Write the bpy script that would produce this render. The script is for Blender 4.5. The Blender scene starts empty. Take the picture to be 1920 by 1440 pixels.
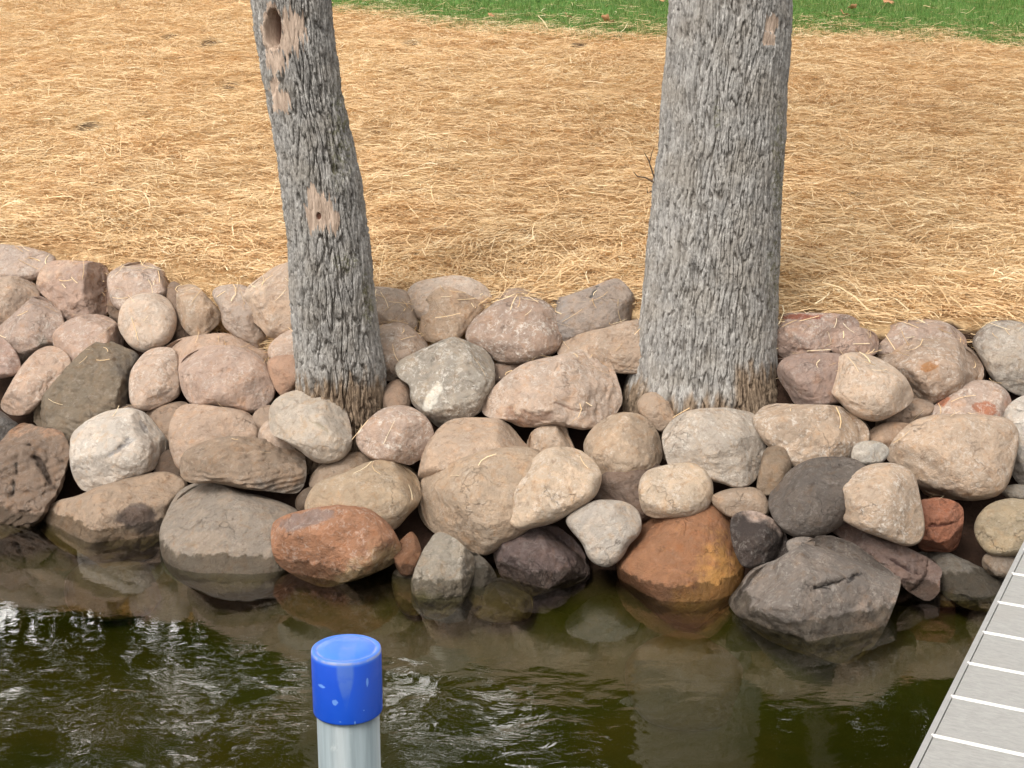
import bpy, math, random
import numpy as np
from mathutils import Vector

random.seed(7)
RNG = np.random.default_rng(11)
SC = bpy.context.scene
COL = SC.collection

# ------------------------------------------------------------------ camera
F = 2700.0                      # focal length in pixels of a 1920 px wide frame
PITCH = math.radians(14.0)
CAMZ = 2.4
cam_d = bpy.data.cameras.new('camera')
cam_d.sensor_width = 36.0
cam_d.lens = F / 1920 * 36.0
cam_d.clip_end = 1000
cam_o = bpy.data.objects.new('camera', cam_d)
COL.objects.link(cam_o)
cam_o.location = (0, 0, CAMZ)
cam_o.rotation_euler = (math.pi / 2 - PITCH, 0, 0)
SC.camera = cam_o

# ------------------------------------------------------------------ world, sun, exposure
SUN_EL, SUN_AZ = math.radians(52), math.radians(215)   # azimuth clockwise from +Y
w = bpy.data.worlds.new('World')
SC.world = w
w.use_nodes = True
nt = w.node_tree
nt.nodes.clear()
sky = nt.nodes.new('ShaderNodeTexSky')
sky.sky_type = 'NISHITA'
sky.sun_disc = False
sky.sun_elevation = SUN_EL
sky.sun_rotation = SUN_AZ
sky.dust_density = 4.0
sky.air_density = 1.0
hs = nt.nodes.new('ShaderNodeHueSaturation')
hs.inputs['Saturation'].default_value = 0.06
hs.inputs['Value'].default_value = 1.7
bg = nt.nodes.new('ShaderNodeBackground')
bg.inputs['Strength'].default_value = 0.15
wo = nt.nodes.new('ShaderNodeOutputWorld')
nt.links.new(sky.outputs[0], hs.inputs['Color'])
# extra sky brightness added over the land side for water glints, varied by noise
tcw = nt.nodes.new('ShaderNodeTexCoord')
sx = nt.nodes.new('ShaderNodeSeparateXYZ'); nt.links.new(tcw.outputs['Generated'], sx.inputs[0])
mr = nt.nodes.new('ShaderNodeMapRange'); mr.interpolation_type = 'SMOOTHSTEP'
nt.links.new(sx.outputs[1], mr.inputs[0]); mr.inputs[1].default_value = 0.35; mr.inputs[2].default_value = 0.95; mr.inputs[3].default_value = 0.9; mr.inputs[4].default_value = 6.5
cn = nt.nodes.new('ShaderNodeTexNoise'); cn.inputs['Scale'].default_value = 3.0; cn.inputs['Detail'].default_value = 5
nt.links.new(tcw.outputs['Generated'], cn.inputs['Vector'])
cm_ = nt.nodes.new('ShaderNodeMapRange'); nt.links.new(cn.outputs['Fac'], cm_.inputs[0])
cm_.inputs[1].default_value = 0.3; cm_.inputs[2].default_value = 0.7; cm_.inputs[3].default_value = 0.75; cm_.inputs[4].default_value = 1.2
mu = nt.nodes.new('ShaderNodeMath'); mu.operation = 'MULTIPLY'; nt.links.new(mr.outputs[0], mu.inputs[0]); nt.links.new(cm_.outputs[0], mu.inputs[1])
vm = nt.nodes.new('ShaderNodeVectorMath'); vm.operation = 'SCALE'
nt.links.new(hs.outputs[0], vm.inputs[0]); nt.links.new(mu.outputs[0], vm.inputs['Scale'])
wm = nt.nodes.new('ShaderNodeVectorMath'); wm.operation = 'MULTIPLY'; wm.inputs[1].default_value = (1.05, 1.0, 0.93)
nt.links.new(vm.outputs[0], wm.inputs[0]); nt.links.new(wm.outputs[0], bg.inputs['Color'])
nt.links.new(bg.outputs[0], wo.inputs['Surface'])
sd = bpy.data.lights.new('sun', 'SUN')
sd.energy = 1.1
sd.angle = math.radians(16)
sd.color = (1.0, 0.94, 0.85)
so = bpy.data.objects.new('sun', sd)
COL.objects.link(so)
sdir = Vector((math.sin(SUN_AZ) * math.cos(SUN_EL), math.cos(SUN_AZ) * math.cos(SUN_EL), math.sin(SUN_EL)))
so.rotation_euler = (-sdir).to_track_quat('-Z', 'Y').to_euler()
so.location = sdir * 30
SC.view_settings.view_transform = 'Standard'
SC.view_settings.look = 'None'
SC.view_settings.exposure = 0.12
SC.view_settings.gamma = 1.0
SC.cycles.use_denoising = True
SC.cycles.max_bounces = 6
SC.cycles.transparent_max_bounces = 16
SC.cycles.caustics_reflective = False
SC.cycles.caustics_refractive = False

# ------------------------------------------------------------------ geometry of the place
CT, ST = math.cos(PITCH), math.sin(PITCH)

def ray(px, py):
    """direction of a photo pixel, scaled so its camera depth is 1"""
    dx = (np.asarray(px, float) - 960) / F
    dy = -(np.asarray(py, float) - 720) / F
    return np.stack([dx, CT + dy * ST, -ST + dy * CT], -1)

def at_depth(px, py, d):
    r = ray(px, py)
    p = r * np.asarray(d, float)[..., None]
    p[..., 2] += CAMZ
    return p

XW = [-6, -3.4, -2.5, -1.7, -1.2, -0.6, 0, 0.7, 1.2, 1.6, 2.2, 4, 8]
YW = [7.2, 6.95, 6.8, 6.55, 6.12, 5.95, 5.9, 5.78, 5.5, 5.6, 5.85, 6.2, 6.6]
XT = [-6, -2.7, -1.2, 0, 1.0, 1.9, 2.7, 8]
DT = [1.75, 1.72, 1.52, 1.47, 1.5, 1.4, 1.4, 1.4]
KB = 0.69

def shore(x): return np.interp(x, XW, YW)
def dtop(x): return np.interp(x, XT, DT)

# vectorised gradient noise ------------------------------------------------
_perm = np.random.default_rng(3).permutation(256)
_perm = np.concatenate([_perm, _perm, _perm])
_g = np.random.default_rng(5).normal(size=(256, 3))
_g /= np.linalg.norm(_g, axis=1)[:, None]

def perlin(p):
    p = np.asarray(p, float)
    i = np.floor(p).astype(int)
    f = p - i
    u = f * f * f * (f * (f * 6 - 15) + 10)
    i &= 255
    out = 0
    for a in (0, 1):
        for b in (0, 1):
            for c in (0, 1):
                h = _perm[_perm[_perm[i[:, 0] + a] + i[:, 1] + b] + i[:, 2] + c]
                gr = _g[h & 255]
                d = gr[:, 0] * (f[:, 0] - a) + gr[:, 1] * (f[:, 1] - b) + gr[:, 2] * (f[:, 2] - c)
                wgt = (u[:, 0] if a else 1 - u[:, 0]) * (u[:, 1] if b else 1 - u[:, 1]) * (u[:, 2] if c else 1 - u[:, 2])
                out = out + d * wgt
    return out * 1.6

def fbm(p, octv=4, lac=2.03, gain=0.5):
    s, a, t = 0, 1.0, 0
    for k in range(octv):
        s = s + a * perlin(p * lac ** k + 17.3 * k)
        t += a
        a *= gain
    return s / t

def sstep(a, b, x):
    t = np.clip((x - a) / (b - a), 0, 1)
    return t * t * (3 - 2 * t)

def terrain(x, y, rough=True):
    x = np.asarray(x, float); y = np.asarray(y, float)
    d = y - shore(x)
    T = dtop(x)
    zt = KB * T
    bed = -0.22 + 0.5 * np.minimum(d, 0)
    bed = np.maximum(bed, -0.95 - 0.02 * np.clip(-d, 0, 20))
    bank = -0.22 + KB * d
    up = zt - 0.03 + 0.19 * np.clip(d - T, 0, 11) + 0.05 * np.clip(d - T - 11, 0, 100)
    z = np.where(d < 0, bed, np.minimum(bank, up))
    k = sstep(-0.22, 0.0, d - T)
    z = np.where(d > 0, z * (1 - k) + up * k, z)
    if rough:
        P = np.stack([x.ravel(), y.ravel(), np.zeros(x.size)], 1)
        m = sstep(-0.1, 0.4, d - T)
        z = z + m * (0.05 * fbm(P * 1.6, 2) + 0.026 * perlin(P * 5.0)).reshape(x.shape)
    return z

def hit_ground(px, py):
    r = ray(px, py)
    t = 5.0
    for k in range(4000):
        p = r * t
        if p[2] + CAMZ < float(terrain(np.array([p[0]]), np.array([p[1]]), False)[0]):
            break
        t += 0.01
    return float(p[0]), float(p[1]), float(p[2] + CAMZ)

def bank_depth(px, py):
    """camera depth where the pixel's ray meets the slope the boulders lie on"""
    r = ray(px, py)
    lo, hi = 3.0, 12.0
    for _ in range(50):
        m = (lo + hi) / 2
        p = r * m
        if p[2] + CAMZ > KB * (p[1] - float(shore(p[0]))): lo = m
        else: hi = m
    return lo

# ------------------------------------------------------------------ helpers
def tag(o, label=None, cat=None, group=None, kind=None):
    if label: o['label'] = label
    if cat: o['category'] = cat
    if group: o['group'] = group
    if kind: o['kind'] = kind
    return o

def mesh_np(name, V, Fc, mat=None, parent=None, smooth=True, attrs=None):
    """V (n,3); Fc (m,k) all faces with k corners"""
    V = np.ascontiguousarray(V, dtype=np.float32)
    Fc = np.ascontiguousarray(Fc, dtype=np.int32)
    me = bpy.data.meshes.new(name)
    n, (m, k) = len(V), Fc.shape
    me.vertices.add(n); me.vertices.foreach_set('co', V.ravel())
    me.loops.add(m * k); me.loops.foreach_set('vertex_index', Fc.ravel())
    me.polygons.add(m)
    me.polygons.foreach_set('loop_start', np.arange(0, m * k, k, dtype=np.int32))
    me.polygons.foreach_set('loop_total', np.full(m, k, dtype=np.int32))
    me.polygons.foreach_set('use_smooth', np.full(m, bool(smooth)))
    me.update(calc_edges=True)
    if attrs:
        for an, av in attrs.items():
            a = me.attributes.new(an, 'FLOAT', 'POINT')
            a.data.foreach_set('value', np.ascontiguousarray(av, dtype=np.float32))
    if mat: me.materials.append(mat)
    o = bpy.data.objects.new(name, me)
    COL.objects.link(o)
    if parent: o.parent = parent
    return o

def empty(name, loc):
    o = bpy.data.objects.new(name, None)
    o.location = loc
    o.empty_display_size = 0.1
    COL.objects.link(o)
    return o

class NT:
    def __init__(s, name):
        s.m = bpy.data.materials.new(name); s.m.use_nodes = True
        s.t = s.m.node_tree; s.t.nodes.clear()
        s.out = s.n('ShaderNodeOutputMaterial')
    def n(s, ty, **kw):
        x = s.t.nodes.new(ty)
        for k, v in kw.items(): setattr(x, k, v)
        return x
    def set(s, node, sock, v):
        if isinstance(v, bpy.types.NodeSocket): s.t.links.new(v, node.inputs[sock])
        elif v is not None: node.inputs[sock].default_value = v
    def noise(s, vec, scale, detail=4, rough=0.55, dist=0.0):
        x = s.n('ShaderNodeTexNoise')
        s.set(x, 'Vector', vec); x.inputs['Scale'].default_value = scale
        x.inputs['Detail'].default_value = detail; x.inputs['Roughness'].default_value = rough
        x.inputs['Distortion'].default_value = dist
        return x.outputs['Fac']
    def math(s, op, a, b=None, c=None, clamp=False):
        x = s.n('ShaderNodeMath', operation=op, use_clamp=clamp)
        s.set(x, 0, a); s.set(x, 1, b)
        if c is not None: s.set(x, 2, c)
        return x.outputs[0]
    def ramp(s, v, a, b, lo=0.0, hi=1.0):
        x = s.n('ShaderNodeMapRange', interpolation_type='SMOOTHSTEP')
        s.set(x, 0, v); s.set(x, 1, a); s.set(x, 2, b); s.set(x, 3, lo); s.set(x, 4, hi)
        return x.outputs[0]
    def mix(s, f, a, b, mode='MIX'):
        x = s.n('ShaderNodeMix', data_type='RGBA', blend_type=mode)
        s.set(x, 0, f)
        s.set(x, 6, a if isinstance(a, bpy.types.NodeSocket) else (*a, 1))
        s.set(x, 7, b if isinstance(b, bpy.types.NodeSocket) else (*b, 1))
        return x.outputs[2]
    def attr(s, name, ty='GEOMETRY'):
        return s.n('ShaderNodeAttribute', attribute_name=name, attribute_type=ty)
    def vmul(s, v, k):
        x = s.n('ShaderNodeVectorMath', operation='MULTIPLY'); s.set(x, 0, v); x.inputs[1].default_value = k
        return x.outputs[0]
    def bump(s, h, strength=0.3, dist=0.01, nrm=None):
        x = s.n('ShaderNodeBump'); s.set(x, 'Height', h)
        x.inputs['Strength'].default_value = strength; x.inputs['Distance'].default_value = dist
        if nrm is not None: s.set(x, 'Normal', nrm)
        return x.outputs[0]
    def bsdf(s, color, rough=0.8, nrm=None, spec=0.3, metal=0.0):
        x = s.n('ShaderNodeBsdfPrincipled')
        s.set(x, 'Base Color', color if isinstance(color, bpy.types.NodeSocket) else (*color, 1))
        s.set(x, 'Roughness', rough); s.set(x, 'Normal', nrm); s.set(x, 'Metallic', metal)
        x.inputs['Specular IOR Level'].default_value = spec
        s.t.links.new(x.outputs[0], s.out.inputs['Surface'])
        return x

# ------------------------------------------------------------------ materials
def rock_material():
    M = NT('weathered field stone')
    tc = M.n('ShaderNodeTexCoord'); oi = M.n('ShaderNodeObjectInfo')
    off = M.n('ShaderNodeVectorMath', operation='MULTIPLY_ADD')
    M.set(off, 0, oi.outputs['Random']); off.inputs[1].default_value = (31, 47, 59); M.set(off, 2, tc.outputs['Object'])
    P = off.outputs[0]
    base = oi.outputs['Color']
    second = M.attr('second_colour', 'OBJECT').outputs['Color']
    speck = M.attr('speckle', 'OBJECT').outputs['Fac']
    patch = M.attr('patch').outputs['Fac']
    pn = M.math('ADD', patch, M.math('MULTIPLY', M.math('SUBTRACT', M.noise(P, 22, 5, 0.65), 0.5), 0.9))
    c = M.mix(M.ramp(pn, 0.30, 0.78), base, second)
    mkn = M.math('ADD', M.attr('mark').outputs['Fac'], M.math('MULTIPLY', M.math('SUBTRACT', M.noise(P, 45, 5, 0.7), 0.5), 0.9))
    c = M.mix(M.math('MULTIPLY', M.ramp(mkn, 0.25, 0.95, 0.0, 0.9), M.ramp(M.attr('mark').outputs['Fac'], 0.0, 0.25)), c, M.attr('mark_colour', 'OBJECT').outputs['Color'])
    # broad and fine mottling
    m1 = M.noise(P, 9, 6, 0.65, 0.8)
    c = M.mix(M.ramp(m1, 0.40, 0.66, 0.0, 0.7), c, M.mix(1.0, c, (1.32, 1.24, 1.16), 'MULTIPLY'))
    m3 = M.noise(P, 15, 6, 0.7, 1.0)
    c = M.mix(M.ramp(m3, 0.50, 0.68, 0.0, 0.6), c, M.mix(1.0, c, (0.98, 0.80, 0.62), 'MULTIPLY'))
    m2 = M.noise(P, 26, 6, 0.7, 0.3)
    c = M.mix(M.ramp(m2, 0.52, 0.70, 0.0, 0.75), c, M.mix(1.0, c, (0.62, 0.56, 0.52), 'MULTIPLY'))
    # white mineral bloom
    d1 = M.noise(P, 42, 8, 0.78, 0.6)
    d2 = M.noise(P, 12, 3, 0.6)
    fac = M.math('MULTIPLY', M.math('MULTIPLY', M.ramp(d1, 0.48, 0.62), M.ramp(d2, 0.36, 0.60)), M.math('MULTIPLY', speck, 0.72))
    c = M.mix(fac, c, (0.74, 0.70, 0.65))
    v = M.n('ShaderNodeTexVoronoi'); M.set(v, 'Vector', P); v.inputs['Scale'].default_value = 130
    dot = M.ramp(v.outputs['Distance'], 0.10, 0.22, 0.5, 0.0)
    c = M.mix(M.math('MULTIPLY', dot, M.ramp(d2, 0.45, 0.6)), c, (0.09, 0.07, 0.06))
    gr = M.noise(P, 260, 3, 0.7)
    c = M.mix(M.ramp(gr, 0.3, 0.7, 0.0, 0.35), c, M.mix(1.0, c, (1.35, 1.32, 1.3), 'MULTIPLY'))
    # hairline cracks
    cr = M.n('ShaderNodeTexVoronoi', feature='DISTANCE_TO_EDGE')
    wv = M.n('ShaderNodeVectorMath', operation='MULTIPLY_ADD')
    nz = M.n('ShaderNodeTexNoise'); M.set(nz, 'Vector', P); nz.inputs['Scale'].default_value = 14; nz.inputs['Detail'].default_value = 5
    M.set(wv, 0, nz.outputs['Color']); wv.inputs[1].default_value = (0.16, 0.16, 0.16); M.set(wv, 2, P)
    M.set(cr, 'Vector', wv.outputs[0]); cr.inputs['Scale'].default_value = 5.5
    cm = M.math('MULTIPLY', M.ramp(cr.outputs['Distance'], 0.0, 0.012, 1.0, 0.0), M.ramp(M.noise(P, 5, 2), 0.5, 0.62))
    c = M.mix(M.math('MULTIPLY', cm, 0.22), c, (0.10, 0.075, 0.06))
    # wet band and algae at the water line
    geo = M.n('ShaderNodeNewGeometry'); sp = M.n('ShaderNodeSeparateXYZ'); M.set(sp, 0, geo.outputs['Position'])
    wl = M.math('ADD', sp.outputs[2], M.math('MULTIPLY', M.math('SUBTRACT', M.noise(P, 20, 4), 0.5), -0.09))
    wet = M.ramp(wl, 0.060, 0.074, 1.0, 0.0)
    c = M.mix(wet, c, M.mix(1.0, c, (0.40, 0.38, 0.34), 'MULTIPLY'))
    alg = M.ramp(wl, -0.07, 0.01, 1.0, 0.0)
    c = M.mix(M.math('MULTIPLY', alg, 0.6), c, (0.15, 0.105, 0.028))
    h = M.math('ADD', M.math('MULTIPLY', M.noise(P, 30, 6, 0.65), 1.0), M.math('MULTIPLY', M.noise(P, 190, 4, 0.7), 0.30))
    h = M.math('SUBTRACT', h, M.math('MULTIPLY', cm, 0.35))
    nrm = M.bump(h, 0.95, 0.022)
    M.bsdf(c, M.math('SUBTRACT', 0.85, M.math('MULTIPLY', wet, 0.42)), nrm, 0.3)
    return M.m

ROCKMAT = rock_material()

def ground_material():
    M = NT('soil, straw litter and turf')
    geo = M.n('ShaderNodeNewGeometry'); P = geo.outputs['Position']
    za = M.attr('zone')      # 0 soil / lake bed, 1 straw, 2 lawn
    z = za.outputs['Fac']
    n1 = M.noise(P, 3, 5); n2 = M.noise(P, 40, 5, 0.7)
    soil = M.mix(n2, (0.022, 0.014, 0.010), (0.065, 0.036, 0.025))
    sp = M.n('ShaderNodeSeparateXYZ'); M.set(sp, 0, P)
    bed = M.mix(M.noise(P, 4, 6, 0.65), (0.035, 0.050, 0.009), (0.12, 0.11, 0.022))
    soil = M.mix(M.ramp(sp.outputs[2], -0.2, 0.02, 1.0, 0.0), soil, bed)
    straw = M.mix(M.ramp(n2, 0.3, 0.7), (0.50, 0.35, 0.20), (0.76, 0.57, 0.34))
    straw = M.mix(M.ramp(M.noise(P, 1.4, 4), 0.35, 0.7, 0, 0.6), straw, (0.42, 0.25, 0.10))
    lawn = M.mix(M.ramp(M.noise(P, 60, 4, 0.7), 0.3, 0.7), (0.05, 0.13, 0.025), (0.13, 0.27, 0.06))
    lawn = M.mix(M.ramp(M.noise(P, 1.2, 3), 0.4, 0.7, 0, 0.5), lawn, (0.10, 0.17, 0.05))
    zz = M.math('ADD', z, M.math('MULTIPLY', M.math('SUBTRACT', M.noise(P, 5, 4), 0.5), 0.25))
    c = M.mix(M.ramp(zz, 0.35, 0.65), soil, straw)
    c = M.mix(M.ramp(zz, 1.4, 1.6), c, lawn)
    nrm = M.bump(n2, 0.8, 0.02)
    M.bsdf(c, 0.95, nrm, 0.15)
    return M.m

def strand_material(name, ca, cb, cc, rough=0.6, transl=0.0):
    M = NT(name)
    t = M.attr('tone').outputs['Fac']
    P = M.n('ShaderNodeNewGeometry').outputs['Position']
    c = M.mix(M.ramp(t, 0.0, 0.6), ca, cb)
    c = M.mix(M.ramp(t, 0.6, 1.0), c, cc)
    big = M.noise(P, 1.3, 4, 0.6)
    c = M.mix(M.ramp(big, 0.35, 0.7, 0.0, 0.45), c, M.mix(1.0, c, (0.92, 0.79, 0.65), 'MULTIPLY'))
    b = M.bsdf(c, rough, None, 0.3)
    if transl:
        tr = M.n('ShaderNodeBsdfTranslucent'); M.set(tr, 'Color', c)
        mx = M.n('ShaderNodeMixShader'); mx.inputs[0].default_value = transl
        M.t.links.new(b.outputs[0], mx.inputs[1]); M.t.links.new(tr.outputs[0], mx.inputs[2])
        M.t.links.new(mx.outputs[0], M.out.inputs['Surface'])
    return M.m

def bark_material(name, tilt):
    M = NT(name)
    tc = M.n('ShaderNodeTexCoord')
    P = tc.outputs['Object']
    fur = M.attr('furrow').outputs['Fac']; bare = M.attr('bare').outputs['Fac']
    stain = M.attr('stain').outputs['Fac']; moss = M.attr('moss').outputs['Fac']
    ps = M.vmul(P, (1, 1, 0.22))
    n = M.noise(ps, 45, 6, 0.7)
    n2 = M.noise(P, 6, 4)
    c = M.mix(M.ramp(n, 0.3, 0.7), (0.19, 0.184, 0.178), (0.51, 0.50, 0.485))
    c = M.mix(M.ramp(n2, 0.4, 0.7, 0, 0.5), c, (0.33, 0.30, 0.26))
    c = M.mix(M.math('MULTIPLY', M.ramp(M.noise(P, 90, 4, 0.7), 0.62, 0.72), 0.7), c, (0.60, 0.60, 0.58))
    c = M.mix(M.ramp(fur, 0.2, 1.0, 0.0, 0.68), c, (0.13, 0.115, 0.10))
    br = M.mix(M.ramp(n, 0.3, 0.7), (0.15, 0.105, 0.068), (0.34, 0.25, 0.17))
    br = M.mix(M.ramp(fur, 0.2, 1.0, 0.0, 0.85), br, (0.075, 0.048, 0.03))
    c = M.mix(M.ramp(stain, 0.05, 0.95, 0.0, 0.9), c, br)
    c = M.mix(M.math('MULTIPLY', M.ramp(M.math('MULTIPLY', moss, M.ramp(M.noise(P, 38, 5, 0.75), 0.42, 0.62)), 0.15, 0.7), 0.6), c, (0.13, 0.13, 0.045))
    c = M.mix(M.ramp(M.noise(ps, 160, 3, 0.7), 0.40, 0.62, 0.0, 0.45), c, M.mix(1.0, c, (0.55, 0.52, 0.50), 'MULTIPLY'))
    wood = M.mix(M.ramp(n, 0.35, 0.7), (0.36, 0.27, 0.21), (0.64, 0.50, 0.40))
    deep = M.attr('cavity').outputs['Fac']
    c = M.mix(M.ramp(M.math('ADD', bare, M.math('MULTIPLY', M.math('SUBTRACT', n, 0.5), 0.9)), 0.42, 0.72, 0.0, 0.92), c, wood)
    c = M.mix(M.ramp(deep, 0.3, 1.0), c, (0.20, 0.10, 0.07))
    M.bsdf(c, 0.9, M.bump(M.noise(ps, 120, 4, 0.7), 0.6, 0.004), 0.2)
    return M.m

def leaf_material(name, a, b):
    M = NT(name)
    t = M.attr('tone').outputs['Fac']
    c = M.mix(t, a, b)
    bs = M.bsdf(c, 0.6, None, 0.3)
    tr = M.n('ShaderNodeBsdfTranslucent'); M.set(tr, 'Color', c)
    mx = M.n('ShaderNodeMixShader'); mx.inputs[0].default_value = 0.25
    M.t.links.new(bs.outputs[0], mx.inputs[1]); M.t.links.new(tr.outputs[0], mx.inputs[2])
    M.t.links.new(mx.outputs[0], M.out.inputs['Surface'])
    return M.m

def water_material():
    M = NT('dark green lake water')
    P = M.n('ShaderNodeNewGeometry').outputs['Position']
    a = M.noise(M.vmul(P, (1.0, 1.7, 1)), 5.5, 3, 0.5, 0.6)
    b = M.noise(M.vmul(P, (1.0, 1.6, 1)), 15, 4, 0.6, 0.8)
    c3 = M.noise(P, 42, 2, 0.5, 0.5)
    sp = M.n('ShaderNodeSeparateXYZ'); M.set(sp, 0, P)
    calm = M.ramp(sp.outputs[0], 0.2, 1.1, 1.15, 0.30)
    near = M.ramp(sp.outputs[1], 4.7, 5.5, 1.0, 0.05)
    patch = M.ramp(M.noise(P, 2.1, 3, 0.6), 0.40, 0.66, 0.35, 1.5)
    amp = M.math('MULTIPLY', M.math('MULTIPLY', calm, near), patch)
    h = M.math('ADD', M.math('MULTIPLY', a, 2.2), M.math('ADD', M.math('MULTIPLY', b, 0.55), M.math('MULTIPLY', c3, 0.09)))
    h = M.math('MULTIPLY', h, M.math('ADD', M.math('MULTIPLY', amp, 1.0), 0.05))
    nrm = M.bump(h, 1.0, 0.0017)
    fr = M.n('ShaderNodeFresnel'); fr.inputs['IOR'].default_value = 1.33; M.set(fr, 'Normal', nrm)
    tr = M.n('ShaderNodeBsdfTransparent'); tr.inputs[0].default_value = (0.93, 0.95, 0.88, 1)
    gl = M.n('ShaderNodeBsdfGlossy'); gl.inputs['Roughness'].default_value = 0.015; M.set(gl, 'Normal', nrm)
    mx = M.n('ShaderNodeMixShader'); M.set(mx, 0, M.math('MULTIPLY_ADD', fr.outputs[0], 1.6, 0.03, clamp=True))
    tb = M.n('ShaderNodeBsdfDiffuse'); M.set(tb, 'Color', M.mix(M.ramp(M.noise(P, 1.3, 4, 0.6, 0.5), 0.38, 0.64), (0.026, 0.031, 0.004), (0.052, 0.043, 0.006)))
    deep = M.math('MULTIPLY', M.ramp(sp.outputs[1], 5.6, 4.8, 0.0, 0.42), M.ramp(sp.outputs[0], 0.3, 1.3, 1.0, 0.55))
    tm = M.n('ShaderNodeMixShader'); M.set(tm, 0, deep)
    M.t.links.new(tr.outputs[0], tm.inputs[1]); M.t.links.new(tb.outputs[0], tm.inputs[2])
    M.t.links.new(tm.outputs[0], mx.inputs[1]); M.t.links.new(gl.outputs[0], mx.inputs[2])
    M.t.links.new(mx.outputs[0], M.out.inputs['Surface'])
    va = M.n('ShaderNodeVolumeAbsorption'); va.inputs['Color'].default_value = (0.60, 0.59, 0.14, 1); va.inputs['Density'].default_value = 2.6
    M.t.links.new(va.outputs[0], M.out.inputs['Volume'])
    return M.m

# ------------------------------------------------------------------ ground, lawn and lake bed: one sheet
def soil_spots():
    pts = [(165, 238, .28), (430, 162, .30), (395, 85, .35), (1500, 347, .16), (1650, 332, .13), (1600, 368, .30), (770, 78, .3),
           (1085, 86, .22), (1900, 147, .3), (20, 125, .2), (715, 252, .22), (1130, 365, .16), (1340, 480, .1), (1775, 615, .12),
           (320, 70, .3), (560, 70, .2), (1330, 90, .2), (1520, 588, .2), (1690, 598, .12)]
    return [(*hit_ground(a, b)[:2], r) for a, b, r in pts]
SPOTS = soil_spots()

GX, GY = [], []
for a, b in [(-400, -40), (300, -30), (560, 2), (700, 18), (820, 40), (960, 52), (1100, 62), (1240, 70), (1440, 58), (1600, 62), (1760, 68), (1920, 82), (2300, 95)]:
    h_ = hit_ground(a, b); GX.append(h_[0]); GY.append(h_[1])
def lawn_edge(x): return np.interp(x, GX, GY)

def soilness(x, y):
    s = np.zeros_like(x)
    for (sx, sy, r) in SPOTS:
        s = np.maximum(s, np.exp(-(((x - sx) / r) ** 2 + ((y - sy) / (r * 1.1)) ** 2) * 1.3))
    return s

def build_ground():
    xs = np.unique(np.concatenate([np.linspace(-120, -9, 24), np.linspace(-9, 9, 300), np.linspace(9, 120, 24)]))
    ys = np.unique(np.concatenate([np.linspace(-60, 0, 16), np.linspace(0, 5, 40), np.linspace(5, 17, 300), np.linspace(17, 40, 50), np.linspace(40, 200, 20)]))
    X, Y = np.meshgrid(xs, ys)
    Z = terrain(X, Y)
    d = Y - shore(X) - dtop(X)
    q_ = 0.15 * sstep(-.4, .6, X)
    zone = sstep(-0.28, -0.15, d - q_)
    zone = zone * (1 - 0.58 * sstep(0.45, 1.0, soilness(X, Y)))
    zone = np.where(Y > lawn_edge(X) - 0.35, 2.0, zone)
    nx, ny = len(xs), len(ys)
    idx = np.arange(nx * ny).reshape(ny, nx)
    Fc = np.stack([idx[:-1, :-1], idx[:-1, 1:], idx[1:, 1:], idx[1:, :-1]], -1).reshape(-1, 4)
    o = mesh_np('ground', np.stack([X.ravel(), Y.ravel(), Z.ravel()], 1), Fc, ground_material(), attrs={'zone': zone.ravel()})
    tag(o, kind='structure')
build_ground()

# ------------------------------------------------------------------ water
def box_mesh(lo, hi):
    (x0, y0, z0), (x1, y1, z1) = lo, hi
    V = np.array([(x0, y0, z0), (x1, y0, z0), (x1, y1, z0), (x0, y1, z0), (x0, y0, z1), (x1, y0, z1), (x1, y1, z1), (x0, y1, z1)], float)
    Fc = np.array([(0, 3, 2, 1), (4, 5, 6, 7), (0, 1, 5, 4), (1, 2, 6, 5), (2, 3, 7, 6), (3, 0, 4, 7)])
    return V, Fc
V, Fc = box_mesh((-60, -50, -3.2), (60, 7.9, 0.0))
tag(mesh_np('water', V, Fc, water_material(), smooth=False), kind='structure')

# ------------------------------------------------------------------ strands (straw, grass)
def strands(name, x, y, z, yaw, pitch, length, width, curl, roll, tone, mat, segs=3, taper=0.0):
    n = len(x)
    t = np.linspace(-0.5, 0.5, segs + 1)
    dirx, diry, dz = np.cos(yaw) * np.cos(pitch), np.sin(yaw) * np.cos(pitch), np.sin(pitch)
    sx, sy = -np.sin(yaw), np.cos(yaw)
    side = np.stack([sx * np.cos(roll), sy * np.cos(roll), np.sin(roll)], -1)
    V = np.zeros((n, segs + 1, 2, 3), np.float32)
    c_side, c_up = curl[:, 0] * length, curl[:, 1] * length
    for k, tt in enumerate(t):
        q = 0.25 - tt * tt
        base = np.stack([x + dirx * length * tt + sx * c_side * q, y + diry * length * tt + sy * c_side * q,
                         z + dz * length * tt + c_up * q], -1)
        wd = width * (1 - taper * (k / segs))
        V[:, k, 0] = base - side * wd[:, None] * 0.5
        V[:, k, 1] = base + side * wd[:, None] * 0.5
    b = (np.arange(n) * (segs + 1) * 2)[:, None]
    fs = []
    for k in range(segs):
        o = 2 * k
        fs.append(np.stack([b[:, 0] + o, b[:, 0] + o + 2, b[:, 0] + o + 3, b[:, 0] + o + 1], -1))
    Fc = np.stack(fs, 1).reshape(-1, 4)
    return mesh_np(name, V.reshape(-1, 3), Fc, mat, smooth=False, attrs={'tone': np.repeat(tone, (segs + 1) * 2)})

STRAWMAT = strand_material('dry straw', (0.60, 0.42, 0.235), (0.88, 0.68, 0.42), (0.95, 0.84, 0.60), 0.6, 0.12)

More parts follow.
